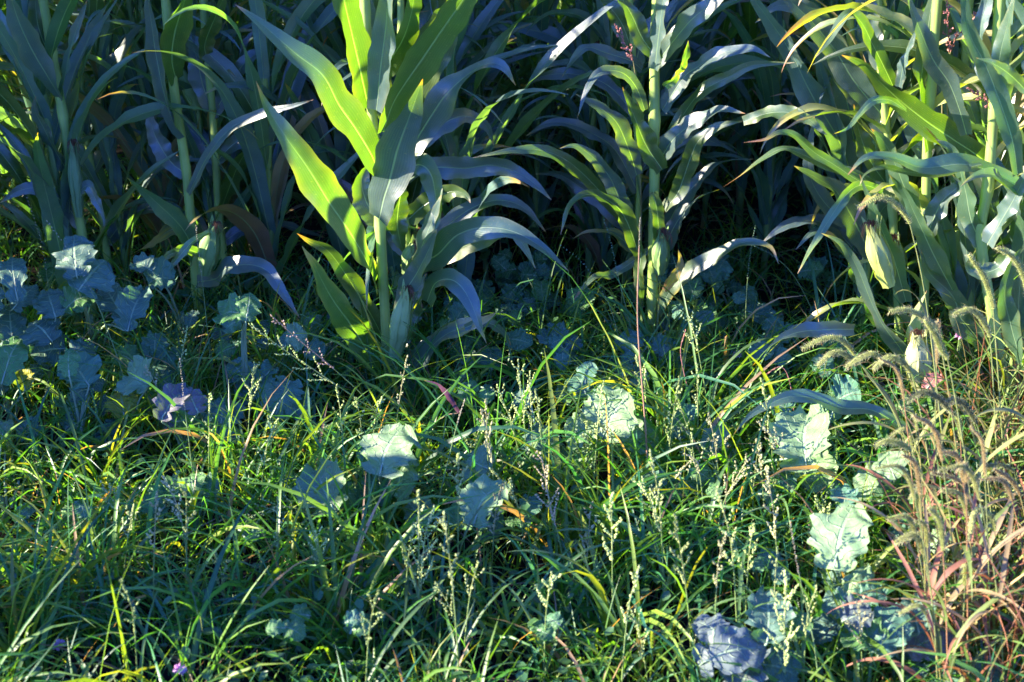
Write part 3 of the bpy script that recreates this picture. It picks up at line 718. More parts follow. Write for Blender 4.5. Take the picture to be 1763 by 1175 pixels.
for p in protos + far_protos:
    if p.name not in used:
        for c in list(p.children_recursive): bpy.data.objects.remove(c)
        bpy.data.objects.remove(p)

# the mass of maize beyond, nobody could count, plus unseen plants added for shade
def maize_mass():
    random.seed(77)
    mb = MB()
    sp = []
    for i in range(380):
        sp.append((round(random.uniform(-6, 6) / .61) * .61 + .33 + random.uniform(-.04, .04), random.uniform(7.7, 12.5)))
    for side in (-1, 1):
        for j in range(6):
            y = 2.95
            while y < 7.7:
                x = side * (.36 * y + .42 + .6 * j) + random.uniform(-.05, .05); sp.append((x, y)); y += .58 if side < 0 else .2
    LOW_SHADERS = [(-1.6, 2.42), (-1.62, 2.56), (-1.6, 2.7), (-1.62, 2.84), (-1.5, 1.75), (-1.5, 1.92), (-1.55, 2.1), (-1.75, 1.84)]  # short unseen plants added at left to throw low shade
    sp += LOW_SHADERS
    sp += [(-1.62, 3.02), (-1.75, 2.46), (-1.9, 3.1), (-2.2, 2.95), (-2.9, 2.35), (-2.9, 2.85)]  # taller unseen plants added at left to block the sun
    for (x, y) in sp:
        H = random.uniform(1.1, 1.3) if y > 3.6 else random.uniform(1.4, 1.6)
        if (x, y) in LOW_SHADERS: H = .72 if y > 2 else .5
        mb.tube(np.array([[x, y, 0], [x, y, H * .5], [x + random.uniform(-.05, .05), y, H]]), [.012, .010, .006], np.array([.11, .19, .06]), 5)
        pl = random.uniform(-.6, .6)
        for j in range(10):
            z = .2 + (H - .35) * j / 10 if H > 1 else .08 + .06 * j
            Q, Nn = arch((x, y, z), pl + (math.pi if j % 2 else 0) + random.uniform(-.5, .5), random.uniform(.55, .8) * (1 if H > 1 else .6), R(70), R(random.uniform(10, 50)), 1.5, random.uniform(-.5, .5), 9, random.uniform(-1, 1))
            blade(mb, Q, Nn, .07, rand_green(.2), 2, .2, .05)
    return mb
mm = maize_mass().build('distant_maize_and_shade_plants', M['maize']); tag(mm, 'dense mass of maize deep in the field, plus unseen plants added for shade', 'maize', kind='stuff')

# ------------------------------------------------------------ grass (stuff)
def blades(n, pos, h, wdt, lean_az, lean, droop, col, S=7, tipf=1.0):
    """vectorised grass blades"""
    s = np.linspace(0, 1, S)[None]
    el0 = lean[:, None]                                   # start elevation
    e = el0 - (el0 + droop[:, None]) * s ** 1.6
    d = np.stack([np.cos(e) * np.cos(lean_az)[:, None], np.cos(e) * np.sin(lean_az)[:, None], np.sin(e)], -1)
    step = (d[:, 1:] + d[:, :-1]) / 2 * (h / (S - 1))[:, None, None]
    P = np.concatenate([np.zeros((n, 1, 3)), np.cumsum(step, 1)], 1) + pos[:, None]
    N0 = np.stack([-np.sin(e) * np.cos(lean_az)[:, None], -np.sin(e) * np.sin(lean_az)[:, None], np.cos(e)], -1)
    side = np.cross(d, N0)
    tw = rng.uniform(-1.3, 1.3, (n, 1, 1)) + rng.uniform(-1, 1, (n, 1, 1)) * s[..., None]
    side = side * np.cos(tw) + N0 * np.sin(tw)
    wp = (np.minimum(1, .55 + s * 2) * (1 - s ** 2.2) ** .8 + .04)[..., None]
    o = side * wdt[:, None, None] * .5 * wp
    V = np.stack([P - o, P + N0 * 0 - o * 0 - nrm(np.cross(side, d)) * (wdt[:, None, None] * .12 * wp), P + o], 2)
    uv = np.stack(np.broadcast_arrays(np.array([0, .5, 1.])[None, None], np.linspace(0, 1, S)[None, :, None]), -1)
    return V, uv, col[:, None, None, :]

def patch_height(x, y):
    k = .5 + .5 * np.sin(x * 2.3 + 1.1) * np.sin(y * 3.1 + .4 * x)
    return k

def grass(name, ntuft, per, xr, yr, hr, wr, cols, spread=.03, lean=(50, 85), droop=(-20, 60), mask=None, dens=None):
    tx = rng.uniform(*xr, ntuft); ty = rng.uniform(*yr, ntuft)
    keep = np.abs(tx) < .37 * (ty + .35) + .9
    gap = np.sin(tx * 9.1 + 2 * np.sin(ty * 6)) * np.sin(ty * 11.3 + 1.5 * np.sin(tx * 5)); keep &= (gap > -.45) | (rng.random(ntuft) < .25)
    if mask is not None: keep &= mask(tx, ty)
    tx, ty = tx[keep], ty[keep]; nt_ = len(tx)
    th = rng.uniform(.55, 1.0, nt_) ; tc = rng.integers(0, len(cols), nt_)
    n = nt_ * per; id_ = np.repeat(np.arange(nt_), per)
    px = tx[id_] + rng.normal(0, spread, n); py = ty[id_] + rng.normal(0, spread, n)
    pos = np.stack([px, py, hill(px, py) - .01], 1)
    h = (hr[0] + (hr[1] - hr[0]) * rng.random(n)) * th[id_] * (.7 + .6 * patch_height(px, py))
    C = np.array(cols)[tc[id_]] * rng.uniform(.65, 1.35, (n, 1)) * np.stack([rng.uniform(.75, 1.5, n), np.ones(n), rng.uniform(.6, 1.2, n)], 1)
    dead = rng.random(n) < .035
    C[dead] = np.array([.30, .20, .10]) * rng.uniform(.6, 1.2, (dead.sum(), 1))
    V, uv, C = blades(n, pos, h, rng.uniform(*wr, n) * (h / hr[1]) ** .3, rng.uniform(0, 2 * math.pi, n), np.radians(rng.uniform(*lean, n)), np.radians(rng.uniform(*droop, n)), C)
    return V, uv, C
mb = MB()
gc = [(.036, .145, .026), (.060, .18, .024), (.024, .12, .05), (.11, .20, .025)]
infield = lambda x, y: y < 3.1
for args in (
    dict(ntuft=1400, per=14, xr=(-2.3, 2.3), yr=(1.4, 3.2), hr=(.12, .34), wr=(.0035, .008), cols=gc, lean=(58, 89), droop=(-50, 50)),
    dict(ntuft=300, per=10, xr=(-2.3, 2.3), yr=(1.3, 2.9), hr=(.24, .46), wr=(.005, .011), cols=gc, spread=.02, lean=(60, 89), droop=(-40, 50)),
    dict(ntuft=800, per=14, xr=(-2.3, 2.3), yr=(1.5, 3.2), hr=(.05, .16), wr=(.002, .004), cols=gc, spread=.05),
    dict(ntuft=230, per=12, xr=(-1.5, 1.5), yr=(2.7, 3.6), hr=(.16, .40), wr=(.003, .007), cols=gc, spread=.03, lean=(65, 89), droop=(-50, 50)),
    dict(ntuft=70, per=11, xr=(-1.3, -.45), yr=(2.35, 3.1), hr=(.28, .48), wr=(.004, .009), cols=gc, spread=.02, lean=(68, 89), droop=(-50, 40)),
    dict(ntuft=90, per=9, xr=(-1.1, 1.0), yr=(1.6, 2.5), hr=(.22, .42), wr=(.008, .014), cols=gc, spread=.02, lean=(62, 89), droop=(-40, 60)),
    dict(ntuft=2000, per=12, xr=(-3.8, 3.8), yr=(3.1, 7.5), hr=(.08, .30), wr=(.003, .006), cols=gc, spread=.05)):
    V, uv, C = grass('g', **args); mb.many(V, uv, C)
go = mb.build('grass', M['grass']); tag(go, 'tangled green grass covering the ground before and under the maize', 'grass', kind='stuff')

# low broad-leaved ground cover (clover and chickweed sized leaves)
def cover():
    mb = MB(); n = 20000
    x = rng.uniform(-2.8, 2.8, n); y = np.where(rng.random(n) < .35, rng.uniform(1.4, 3, n), rng.uniform(3, 7, n))
    k = (np.abs(x) < .37 * (y + .4) + .4) & (np.sin(x * 3.1 + y) * np.sin(y * 4.3 - x * 2) > -.25)
    x, y = x[k], y[k]; n = len(x)
    z = hill(x, y) + rng.uniform(.01, .13, n)
    L = rng.uniform(.010, .024, n) * np.where(y > 3, 1.8, 1)
    az = rng.uniform(0, 6.28, n); el = rng.uniform(-.3, .7, n)
    d = np.stack([np.cos(el) * np.cos(az), np.cos(el) * np.sin(az), np.sin(el)], 1)
    Nn = np.stack([-np.sin(el) * np.cos(az), -np.sin(el) * np.sin(az), np.cos(el)], 1); S = np.cross(d, Nn)
    s = np.linspace(0, 1, 4); wv = np.array([.12, .8, .9, .1])
    c = np.stack([x, y, z], 1)
    P = c[:, None] + d[:, None] * (s[None, :, None] * L[:, None, None])
    o = S[:, None] * (wv[None, :, None] * L[:, None, None] * .42)
    V = np.stack([P - o + Nn[:, None] * L[:, None, None] * .1, P, P + o + Nn[:, None] * L[:, None, None] * .1], 2)
    uv = np.stack(np.broadcast_arrays(np.array([0, .5, 1.])[None, None], s[None, :, None]), -1)
    C = np.array([.04, .11, .035])[None] * rng.uniform(.6, 1.5, (n, 1))
    mb.many(V, uv, C[:, None, None])
    return mb
o = cover().build('ground_cover', M['grass']); tag(o, 'small leaves of clover and chickweed low among the grass', 'ground cover', kind='stuff')

# dead straw lying on the ground
def straw():
    n = 1300
    x = rng.uniform(-2, 2, n); y = rng.uniform(1.5, 4, n)
    pos = np.stack([x, y, hill(x, y) + rng.uniform(.01, .07, n)], 1)
    col = np.array([[.26, .19, .11]]) * rng.uniform(.5, 1.3, (n, 1))
    V, uv, C = blades(n, pos, rng.uniform(.06, .25, n), rng.uniform(.002, .004, n), rng.uniform(0, 6.28, n), np.radians(rng.uniform(-5, 25, n)), np.radians(rng.uniform(-5, 20, n)), col)
    mb = MB(); mb.many(V, uv, C); return mb
o = straw().build('straw', M['dry']); tag(o, 'thin dead straw lying in the grass', 'straw', kind='stuff')

# reddish dry grass at the right border
def red_grass():
    nt_ = 150; per = 20
    tx = rng.uniform(.62, 1.7, nt_); ty = rng.uniform(1.6, 2.7, nt_)
    ok = tx > .94 - (2.6 - ty) * .30 + rng.exponential(.07, len(tx)) - .05
    tx, ty = tx[ok], ty[ok]; nt_ = len(tx)
    i = np.repeat(np.arange(nt_), per); n = len(i)
    x = tx[i] + rng.normal(0, .03, n); y = ty[i] + rng.normal(0, .03, n)
    pos = np.stack([x, y, np.zeros(n)], 1)
    pal = np.array([(.26, .13, .06), (.34, .30, .10), (.16, .25, .05), (.10, .20, .04), (.14, .24, .05), (.24, .26, .08), (.22, .24, .07), (.12, .20, .05), (.09, .17, .04), (.12, .18, .04), (.20, .09, .07), (.18, .24, .06), (.30, .22, .10)])
    col = pal[rng.integers(0, len(pal), n)] * rng.uniform(.6, 1.2, (n, 1))
    red = (rng.random(n) < np.clip((2.2 - y) * 1.1, .04, .4)); col[red] = np.array([.24, .10, .05]) * rng.uniform(.5, 1.2, (red.sum(), 1))
    V, uv, C = blades(n, pos, rng.uniform(.18, .5, n), rng.uniform(.002, .006, n), rng.uniform(0, 6.28, n), np.radians(rng.uniform(68, 90, n)), np.radians(rng.uniform(-60, 70, n)), col, S=9)
    mb = MB(); mb.many(V, uv, C); return mb
o = red_grass().build('dry_grass', M['dry']); tag(o, 'reddish brown withered grass stems massed along the right border', 'dry grass', kind='stuff')

# ------------------------------------------------------------ broad-leaved weeds
def blamina(mb, P, Nn, wid, col, seed, lobes=True, cup=.12, crink=.05):
    rs = np.random.default_rng(seed)
    n = len(P); v = np.linspace(0, 1, n); nu = 14
    T = nrm(np.gradient(P, axis=0)); Nn = nrm(Nn - (Nn * T).sum(1, keepdims=True) * T); S = np.cross(T, Nn)
    out = np.sin(np.clip(v * .93 + .05, 0, 1) ** .85 * math.pi) ** .62
    if lobes:
        out = out * (1 - rs.uniform(.3, .6) * np.exp(-((v - .2) / .05) ** 2)) * (1 - rs.uniform(.05, .35) * np.exp(-((v - .36) / .035) ** 2)) * (1 - rs.uniform(0, .14) * np.exp(-((v - .5) / .05) ** 2))
    u = np.linspace(-1, 1, nu + 1); A = np.abs(u)
    sideph = rs.uniform(0, 6, 2)
    edge = np.empty((n, nu + 1))
    for j, uu in enumerate(u):
        ph = sideph[0 if uu < 0 else 1]
        edge[:, j] = 1 + .05 * np.sin(v * 41 + ph) + .05 * np.sin(v * 19 + ph * 2) + .05 * np.sin(v * 9 + ph * 3)
    hw = wid * .5 * out
    k1, k2, p1, p2 = rs.uniform(5, 9), rs.uniform(4, 8), rs.uniform(0, 6), rs.uniform(0, 6)
    z = cup * A[None] ** 1.5 * rs.uniform(-.6, 1.6) + crink * np.sin(k1 * v[:, None] * 2.2 + 4 * A[None] + p1) * A[None] + crink * .9 * np.sin(k2 * v[:, None] * 3.7 + p2 + 5 * u[None]) * A[None] ** 1.5 \
        + .04 * (A[None] ** 3) * np.sin(v[:, None] * 21 + sideph[0])
    V = P[:, None] + S[:, None] * (u[None] * hw[:, None] * edge)[..., None] + Nn[:, None] * (z * wid)[..., None]
    uv = np.stack(np.broadcast_arrays((u * .5 + .5)[None], v[:, None]), -1)
    mb.grid(V, uv, np.asarray(col, float))
BC = {'b': (.062, .130, .085), 'g': (.075, .18, .05), 'w': (.135, .225, .10), 'p': (.125, .12, .125), 'y': (.28, .28, .03), 'l': (.085, .115, .11), 't': (.07, .17, .10), 'd': (.07, .17, .07), 'r': (.32, .12, .10)}  # w sunlit, b shaded: light put into tones of one leaf colour
def weed(label, base_px, leaves, group='broad-leaved weeds at the field edge', name='broadleaf_weed'):
    base = gnd(*base_px); base[2] = -.005
    root = empty(name, base); tag(root, label, 'weed', group)
    top = base.copy(); zmax = 0
    for i, (cx, cy, wpx, hpx, ang, z, c) in enumerate(leaves):
        q_ = .9 if c == 'b' else 1.14 if c == 'w' else 1.08; wpx *= q_; hpx *= q_; z *= 1.18 if c in 'wl' else .98
        C0 = gnd(cx, cy, z)
        m = ppm(C0); tx_ = random.uniform(-.75, -.3) if c == 'w' else random.uniform(-.45, .25)
        a = R(ang)                                  # screen direction base->tip, 90 = up
        nt0 = nrm(nrm(CAM - C0) * .8 + np.array([tx_, 0, .75 if c != 'w' else .5]))
        dirp = R_ * math.cos(a) + U_ * math.sin(a)
        dirp = nrm(dirp - (dirp @ nt0) * nt0)
        # foreshortening along screen direction
        L = hpx / m / max(.55, abs(np.linalg.norm([dirp @ R_, dirp @ U_])))
        Wd = wpx / m
        A0 = C0 - dirp * L * .5; A1 = C0 + dirp * L * .5 - nt0 * L * random.uniform(.0, .38)
        Q = spline(np.array([A0 - nt0 * L * .06, C0 + nt0 * L * .03, A1]), 22)
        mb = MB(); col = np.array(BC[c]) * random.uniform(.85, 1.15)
        blamina(mb, Q, np.tile(nt0, (22, 1)), Wd * 1.1, col, random.randrange(10 ** 6), cup=.16, crink=.055)
        lo = mb.build('leaf', M['brassica'], root, origin=base)
        if c in 'pyr': lo['label'] = {'p': 'purple tinged leaf', 'y': 'yellowing leaf', 'r': 'reddish leaf'}[c]
        pb = MB(); s0 = base + np.array([random.uniform(-.01, .01), random.uniform(-.01, .01), .01 + random.random() * .3 * max(0, A0[2])])
        mid = (s0 + A0) / 2 + np.array([0, 0, .25 * abs(A0[2] - s0[2]) + .01]) * .5
        pb.tube(spline(np.array([s0, mid, A0 - nt0 * L * .06, Q[4]]), 14), np.linspace(.0034, .0016, 14), np.array([.22, .32, .20]), 6)
        pb.build('petiole', M['petiole'], root, origin=base)
        zmax = max(zmax, A0[2])
    sb = MB(); sb.tube(spline(np.array([base, base + [random.uniform(-.01, .01), 0, .02 + zmax * .35]]), 6), np.linspace(.006, .004, 6), np.array([.16, .26, .14]), 7)
    sb.build('stem', M['petiole'], root, origin=base)
    return root
random.seed(31)
W = weed
W('tall blue-grey weed with two large toothed leaves high in the shaded weed bank', (170, 640), [
    (128, 438, 78, 84, 105, .42, 'b'), (158, 472, 92, 72, 60, .38, 'b'), (232, 530, 62, 86, 80, .30, 'b'), (195, 518, 56, 78, 120, .30, 'b')])
W('blue-grey weed with a long upright leaf against the left border', (20, 640), [
    (22, 468, 52, 116, 100, .38, 'b'), (42, 510, 44, 60, 60, .30, 'b'), (18, 560, 60, 90, 95, .24, 'b'), (-20, 520, 60, 80, 100, .3, 'b')])
W('shaded weed with overlapping round blue leaves at the middle of the weed bank', (90, 690), [
    (88, 522, 66, 58, 110, .30, 'b'), (134, 516, 56, 48, 40, .31, 'g'), (70, 566, 80, 66, 130, .26, 'b'), (82, 604, 78, 62, 200, .20, 'b'), (140, 602, 48, 54, 45, .2, 'b')])
W('weed with upright green-tipped leaf near the left border', (22, 740), [
    (20, 610, 50, 90, 80, .22, 'g'), (38, 652, 34, 40, 100, .14, 'y'), (66, 640, 40, 50, 50, .12, 'b'), (-10, 660, 60, 50, 120, .1, 'b')])
W('weed with a notched teal leaf on a pale stem, left foreground', (150, 800), [
    (138, 642, 66, 52, 120, .22, 't'), (140, 674, 50, 44, 200, .18, 'b'), (168, 660, 34, 34, 20, .18, 'b'), (118, 622, 34, 46, 100, .26, 'g')])
W('weed with a pale crinkled leaf beside a round yellow-green leaf', (228, 780), [
    (236, 652, 62, 44, 150, .18, 'w'), (210, 692, 52, 46, 100, .14, 'y'), (180, 700, 40, 36, 170, .12, 'b')])
W('small weed with a dark round leaf and a light green leaf, left foreground', (128, 790), [
    (119, 703, 42, 40, 100, .10, 'g'), (127, 724, 36, 36, 60, .09, 't')])
W('small blue frilly-leaved weed standing alone in the left grass', (190, 820), [
    (190, 738, 40, 54, 80, .10, 'b'), (176, 752, 24, 30, 120, .09, 'b'), (203, 762, 20, 24, 30, .07, 'b')])
W('weed with purple leaves above a broad green leaf, left of centre', (322, 810), [
    (298, 690, 46, 66, 70, .19, 'p'), (330, 688, 44, 48, 110, .19, 'p'), (328, 722, 86, 48, 20, .13, 'g'), (302, 722, 50, 30, 180, .12, 'p')])
W('weed with jagged teal leaves on both sides of its rib, left of centre', (392, 800), [
    (382, 714, 68, 62, 85, .13, 't'), (392, 748, 52, 42, 60, .10, 'b'), (360, 755, 44, 34, 190, .08, 't')])
W('tall weed with light green crimped top leaves on a thick stem', (430, 740), [
    (398, 538, 52, 42, 165, .36, 'g'), (428, 524, 40, 50, 80, .38, 'g'), (404, 556, 50, 34, 200, .32, 't'), (440, 665, 44, 80, 240, .12, 't'), (412, 640, 50, 50, 120, .15, 't')])
W('weed with a round heavily veined leaf beside the maize base', (480, 770), [
    (486, 684, 60, 60, 250, .16, 't'), (460, 668, 40, 40, 150, .17, 't'), (515, 700, 40, 50, 290, .14, 't')])
W('small weed with lacy sunlit leaves left of the tall maize plant', (512, 660), [
    (508, 578, 48, 34, 20, .2, 'w'), (490, 586, 30, 24, 160, .18, 't')])
W('weed with a hanging blue leaf under the shaded maize on the left', (330, 620), [
    (330, 550, 26, 34, 260, .2, 'b'), (246, 458, 42, 42, 150, .34, 'b'), (275, 480, 60, 40, 20, .3, 't')])
W('weed with two rounded blue leaves in the dark gap right of the tall maize', (972, 700), [
    (954, 580, 56, 52, 120, .17, 'b'), (982, 588, 44, 46, 60, .17, 'b'), (975, 612, 44, 40, 250, .13, 't')])
W('weed with a single round teal leaf below the upright maize plant', (1092, 660), [
    (1083, 588, 50, 42, 100, .16, 't'), (1125, 606, 30, 32, 60, .12, 't'), (1150, 604, 34, 30, 20, .12, 't'), (1060, 640, 40, 30, 200, .08, 't')])
W('small weed with faint round leaf right of the tall maize base', (848, 690), [
    (845, 616, 40, 34, 100, .13, 't'), (905, 680, 34, 40, 80, .1, 'b')])
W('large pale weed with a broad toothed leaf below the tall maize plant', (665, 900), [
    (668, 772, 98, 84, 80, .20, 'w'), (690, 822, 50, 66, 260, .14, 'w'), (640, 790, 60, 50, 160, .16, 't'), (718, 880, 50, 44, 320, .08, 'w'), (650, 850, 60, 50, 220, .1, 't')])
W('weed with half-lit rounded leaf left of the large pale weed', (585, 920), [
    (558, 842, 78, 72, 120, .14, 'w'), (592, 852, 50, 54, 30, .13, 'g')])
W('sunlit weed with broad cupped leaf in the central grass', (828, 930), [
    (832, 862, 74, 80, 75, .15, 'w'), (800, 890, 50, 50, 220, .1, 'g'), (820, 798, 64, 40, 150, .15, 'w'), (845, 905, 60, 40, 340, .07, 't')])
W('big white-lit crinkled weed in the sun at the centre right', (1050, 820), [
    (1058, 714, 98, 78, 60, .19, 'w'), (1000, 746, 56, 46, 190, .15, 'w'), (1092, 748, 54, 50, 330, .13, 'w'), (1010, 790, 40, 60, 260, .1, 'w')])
W('weed with shaded blue leaf between the pale seed heads and the big white weed', (930, 840), [
    (932, 756, 74, 72, 100, .14, 'b'), (965, 790, 40, 40, 30, .1, 'b'), (900, 690, 40, 34, 150, .14, 'b')])
W('small weed with a single upright white-lit leaf right of centre', (1232, 820), [
    (1230, 756, 46, 60, 85, .14, 'w'), (1250, 780, 24, 30, 40, .1, 'w')])
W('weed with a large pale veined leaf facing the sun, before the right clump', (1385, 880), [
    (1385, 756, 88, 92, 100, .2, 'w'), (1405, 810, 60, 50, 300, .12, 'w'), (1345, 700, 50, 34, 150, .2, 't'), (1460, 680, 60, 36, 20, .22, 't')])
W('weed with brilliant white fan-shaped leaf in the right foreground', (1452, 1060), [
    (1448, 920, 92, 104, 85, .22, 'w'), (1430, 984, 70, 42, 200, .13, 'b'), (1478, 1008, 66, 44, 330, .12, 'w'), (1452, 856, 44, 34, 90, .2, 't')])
W('weed with dark green and pale leaves before the red stems on the right', (1520, 920), [
    (1530, 800, 56, 42, 120, .2, 'w'), (1510, 838, 76, 52, 20, .16, 'd'), (1492, 830, 36, 56, 250, .16, 'w'), (1560, 860, 50, 50, 330, .12, 'd')])
W('weed with huge lilac leaf lying at the bottom edge right of centre', (1290, 1200), [
    (1258, 1122, 80, 112, 20, .12, 'l'), (1322, 1058, 84, 92, 85, .17, 'b'), (1226, 1084, 54, 60, 130, .13, 'l'), (1340, 1150, 90, 74, 340, .1, 'b'), (1280, 1170, 70, 60, 250, .09, 'l')])
W('weed with folded teal and blue leaves at the bottom right', (1540, 1170), [
    (1530, 1080, 70, 86, 70, .16, 't'), (1488, 1096, 60, 60, 150, .14, 'g'), (1576, 1060, 76, 60, 100, .16, 'b'), (1600, 1104, 60, 76, 20, .12, 'p'), (1570, 1150, 60, 50, 300, .06, 'b')])
W('loose group of blue-grey leaves between the white fan leaf and the bottom edge', (1450, 1150), [
    (1440, 1040, 60, 52, 150, .15, 'b'), (1475, 1060, 60, 50, 20, .14, 'l'), (1420, 1085, 50, 56, 210, .1, 'b'), (1500, 1020, 50, 40, 40, .16, 't')])
W('weed with several curled green leaves at the foot of the reddish stems', (1600, 960), [
    (1590, 880, 50, 46, 130, .16, 'g'), (1560, 910, 46, 50, 200, .13, 't'), (1620, 930, 44, 44, 40, .13, 'w'), (1545, 960, 50, 40, 230, .1, 'd')])
W('weed with several toothed leaves between the big white weed and the dark gap', (1010, 760), [
    (1000, 660, 46, 44, 110, .16, 't'), (1035, 672, 44, 40, 30, .14, 'b'), (975, 680, 40, 38, 190, .12, 'g'), (1010, 640, 34, 36, 90, .18, 't')])
W('leafy green weed at the left edge of the sunlit grass, below the purple leaves', (330, 900), [
    (330, 830, 46, 44, 110, .12, 'g'), (362, 842, 40, 36, 20, .1, 't'), (300, 846, 40, 38, 200, .1, 'g')])
W('weed with dark teal leaves hidden among grass below the big white weed', (1130, 880), [
    (1120, 830, 50, 46, 100, .12, 't'), (1160, 845, 44, 40, 20, .1, 'g'), (1090, 850, 44, 40, 190, .1, 'd')])
W('low green weed cut off by the bottom edge under the red stems', (1650, 1220), [
    (1640, 1165, 60, 90, 170, .07, 't'), (1700, 1160, 60, 50, 20, .08, 't')])
W('tiny pale-leaved weed in the grass at the left border', (12, 900), [
    (42, 882, 26, 34, 60, .08, 't'), (10, 735, 26, 26, 80, .12, 'w'), (8, 765, 24, 34, 90, .1, 'y'), (48, 740, 50, 34, 160, .1, 't')])
W('small bright yellow-green lobed leaf standing in the left foreground grass', (150, 960), [(148, 886, 30, 50, 95, .1, 'y')])
W('weed with orange-red leaf at the foot of the sunlit ear on the right', (1620, 760), [(1606, 655, 28, 40, 60, .2, 'r'), (1560, 700, 40, 34, 150, .14, 'g')])
# more weeds in the shade under the maize, found by their place
filler = []
random.seed(12)
for i in range(58):
    px = random.choice([random.uniform(-40, 620), random.uniform(760, 1480), random.uniform(760, 1480), random.uniform(-40, 1700)]); py = random.uniform(500, 685) if i < 40 else random.uniform(700, 1140)
    filler.append((px, py))
filler.sort()
front = [f for f in filler if f[1] > 690]; back = [f for f in filler if f[1] <= 690]
for grp, txt in ((back, 'small dusky weed on the dark ground under the maize'), (front, 'small round-leaved weed half hidden in the front grass')):
    for i, (px, py) in enumerate(grp):
        lv = []
        for k in range(random.randint(3, 5)):
            a = random.uniform(0, 360); r_ = random.uniform(10, 34)
            s = random.uniform(20, 40) if grp is back else random.uniform(20, 36)
            lv.append((px + r_ * math.cos(a), py - 50 + r_ * math.sin(a) * .7, s, s * random.uniform(.8, 1.2), random.uniform(0, 360), random.uniform(.05, .18), random.choice('bttgd') if grp is back else random.choice('tgdg')))
        W('%s, %s from the left' % (txt, ordinal(i + 1)), (px, py), lv, group='small weeds among the grass', name='small_weed')

# ------------------------------------------------------------ grass stalks with seed heads
def raceme(mb, P, n, r, col):
    Q = spline(P, n)
    T = nrm(np.gradient(Q, axis=0))
    for i in range(n):
        for s in (-1, 1):
            off = nrm(rng.normal(0, 1, 3)) * r * 1.1
            a = Q[i] + off * .3; b_ = a + T[i] * r * 2.4 + off * 1.1
            mb.tube(np.array([a, (a * .55 + b_ * .45), b_]), [r * .25, r, r * .1], np.array(col) * random.uniform(.7, 1.35), 4)
def panicle(mb, P, col, nr=9, rl=.035, r=.0016, spread=.8, dense=9):
    """main axis P (n,3) with side racemes"""
    n = len(P); T = nrm(np.gradient(P, axis=0))
    mb.tube(P, np.linspace(.0011, .0006, n), np.array(col) * .8, 5)
    for i in range(nr):
        f = i / nr; k = min(n - 1, int(f * (n - 1)))
        az = i * 2.5 + random.random(); l = rl * (1.1 - .65 * f)
        o = nrm(np.cross(T[k], [math.cos(az), math.sin(az), .2]))
        d = nrm(T[k] + o * spread)
        raceme(mb, np.array([P[k], P[k] + d * l * .5, P[k] + d * l + T[k] * l * .15]), max(3, int(dense * l / .035)), r, col)
    raceme(mb, P[int(n * .75):], 6, r, col)
def fox_head(mb, P, rad, col):
    Q = spline(P, 34); T = nrm(np.gradient(Q, axis=0))
    s = np.linspace(0, 1, 34); env = np.clip(np.sin(np.clip(s * .93 + .06, 0, 1) * math.pi), 0, 1) ** .35
    mb.tube(Q, rad * .45 * env, np.array(col) * .7, 7)
    for i in range(34):
        A = nrm(np.cross(T[i], [.3, 1, .2])); B = np.cross(T[i], A)
        for j in range(9):
            th = j * .698 + i * .37
            o = A * math.cos(th) + B * math.sin(th)
            a = Q[i] + o * rad * .35 * env[i]; b_ = Q[i] + (o * .9 + T[i] * .5) * rad * env[i]
            mb.tube(np.array([a, a * .5 + b_ * .5, b_]), np.array([.3, 1, .15]) * rad * .17, np.array(col) * random.uniform(.7, 1.5), 4)
        for j in range(8):
            th = random.uniform(0, 6.28); o = A * math.cos(th) + B * math.sin(th)
            a = Q[i] + o * rad * .5 * env[i]; b_ = a + (o * .8 + T[i] * .6) * rad * random.uniform(.8, 1.4)
            mb.tube(np.array([a, b_]), [.0003, .00012], np.array([.36, .36, .18]) * random.uniform(.7, 1.4), 3)

def culm_plant(label, name, cat, group, ctrl, r, head_from, kind, leaves=3, hcol=(.30, .36, .14), scol=(.16, .24, .07), lcol=(.07, .14, .04), nr=9, rl=.035, rad=.005, seedr=.0016, lw=.006, mat=None):
    """ctrl: 3-d points from ground to tip of head; head_from = fraction where the seed head begins"""
    Q = spline(ctrl, 60); base = Q[0].copy()
    root = empty(name, base); tag(root, label, cat, group)
    k = int(60 * head_from)
    mb = MB(); mb.tube(Q[:k + 1], np.linspace(r, r * .55, k + 1) * (1 + .5 * (np.abs((np.linspace(0, 4, k + 1) % 1) - .5) < .03)), np.array(scol), 6)
    mb.build('stem', M['petiole'], root, origin=base)
    hb = MB()
    if kind == 'fox': fox_head(hb, Q[k:], rad, hcol)
    elif kind == 'thin': 
        raceme(hb, Q[k:], 22, seedr, hcol)
    else: panicle(hb, Q[k:], hcol, nr, rl, seedr)
    hb.build('seed_head', M['seed'], root, origin=base)
    for i in range(leaves):
        f = .12 + .6 * i / max(1, leaves) + random.uniform(0, .08); j = int(f * k)
        az = random.uniform(0, 6.28)
        P, Nn = arch(Q[j], az, random.uniform(.12, .26), R(random.uniform(50, 75)), R(random.uniform(0, 60)), 1.5, random.uniform(-.5, .5), 14, random.uniform(-1, 1))
        lb = MB(); blade(lb, P, Nn, lw * random.uniform(.8, 1.3), np.array(lcol) * random.uniform(.7, 1.4), 2, .3, .05)
        lb.build('leaf', mat or M['grass'], root, origin=base)
    return root

def ctrl_from_px(base_px, pts, lean=0.0):
    """base on the ground under base_px, then points (x, y) in a gently leaning vertical plane"""
    b0 = gnd(*base_px); out = [b0 + [0, 0, -.01]]
    for i, (x, y) in enumerate(pts):
        out.append(at(x, y, b0[1] + lean * (i + 1) / len(pts)))
    return np.array(out)

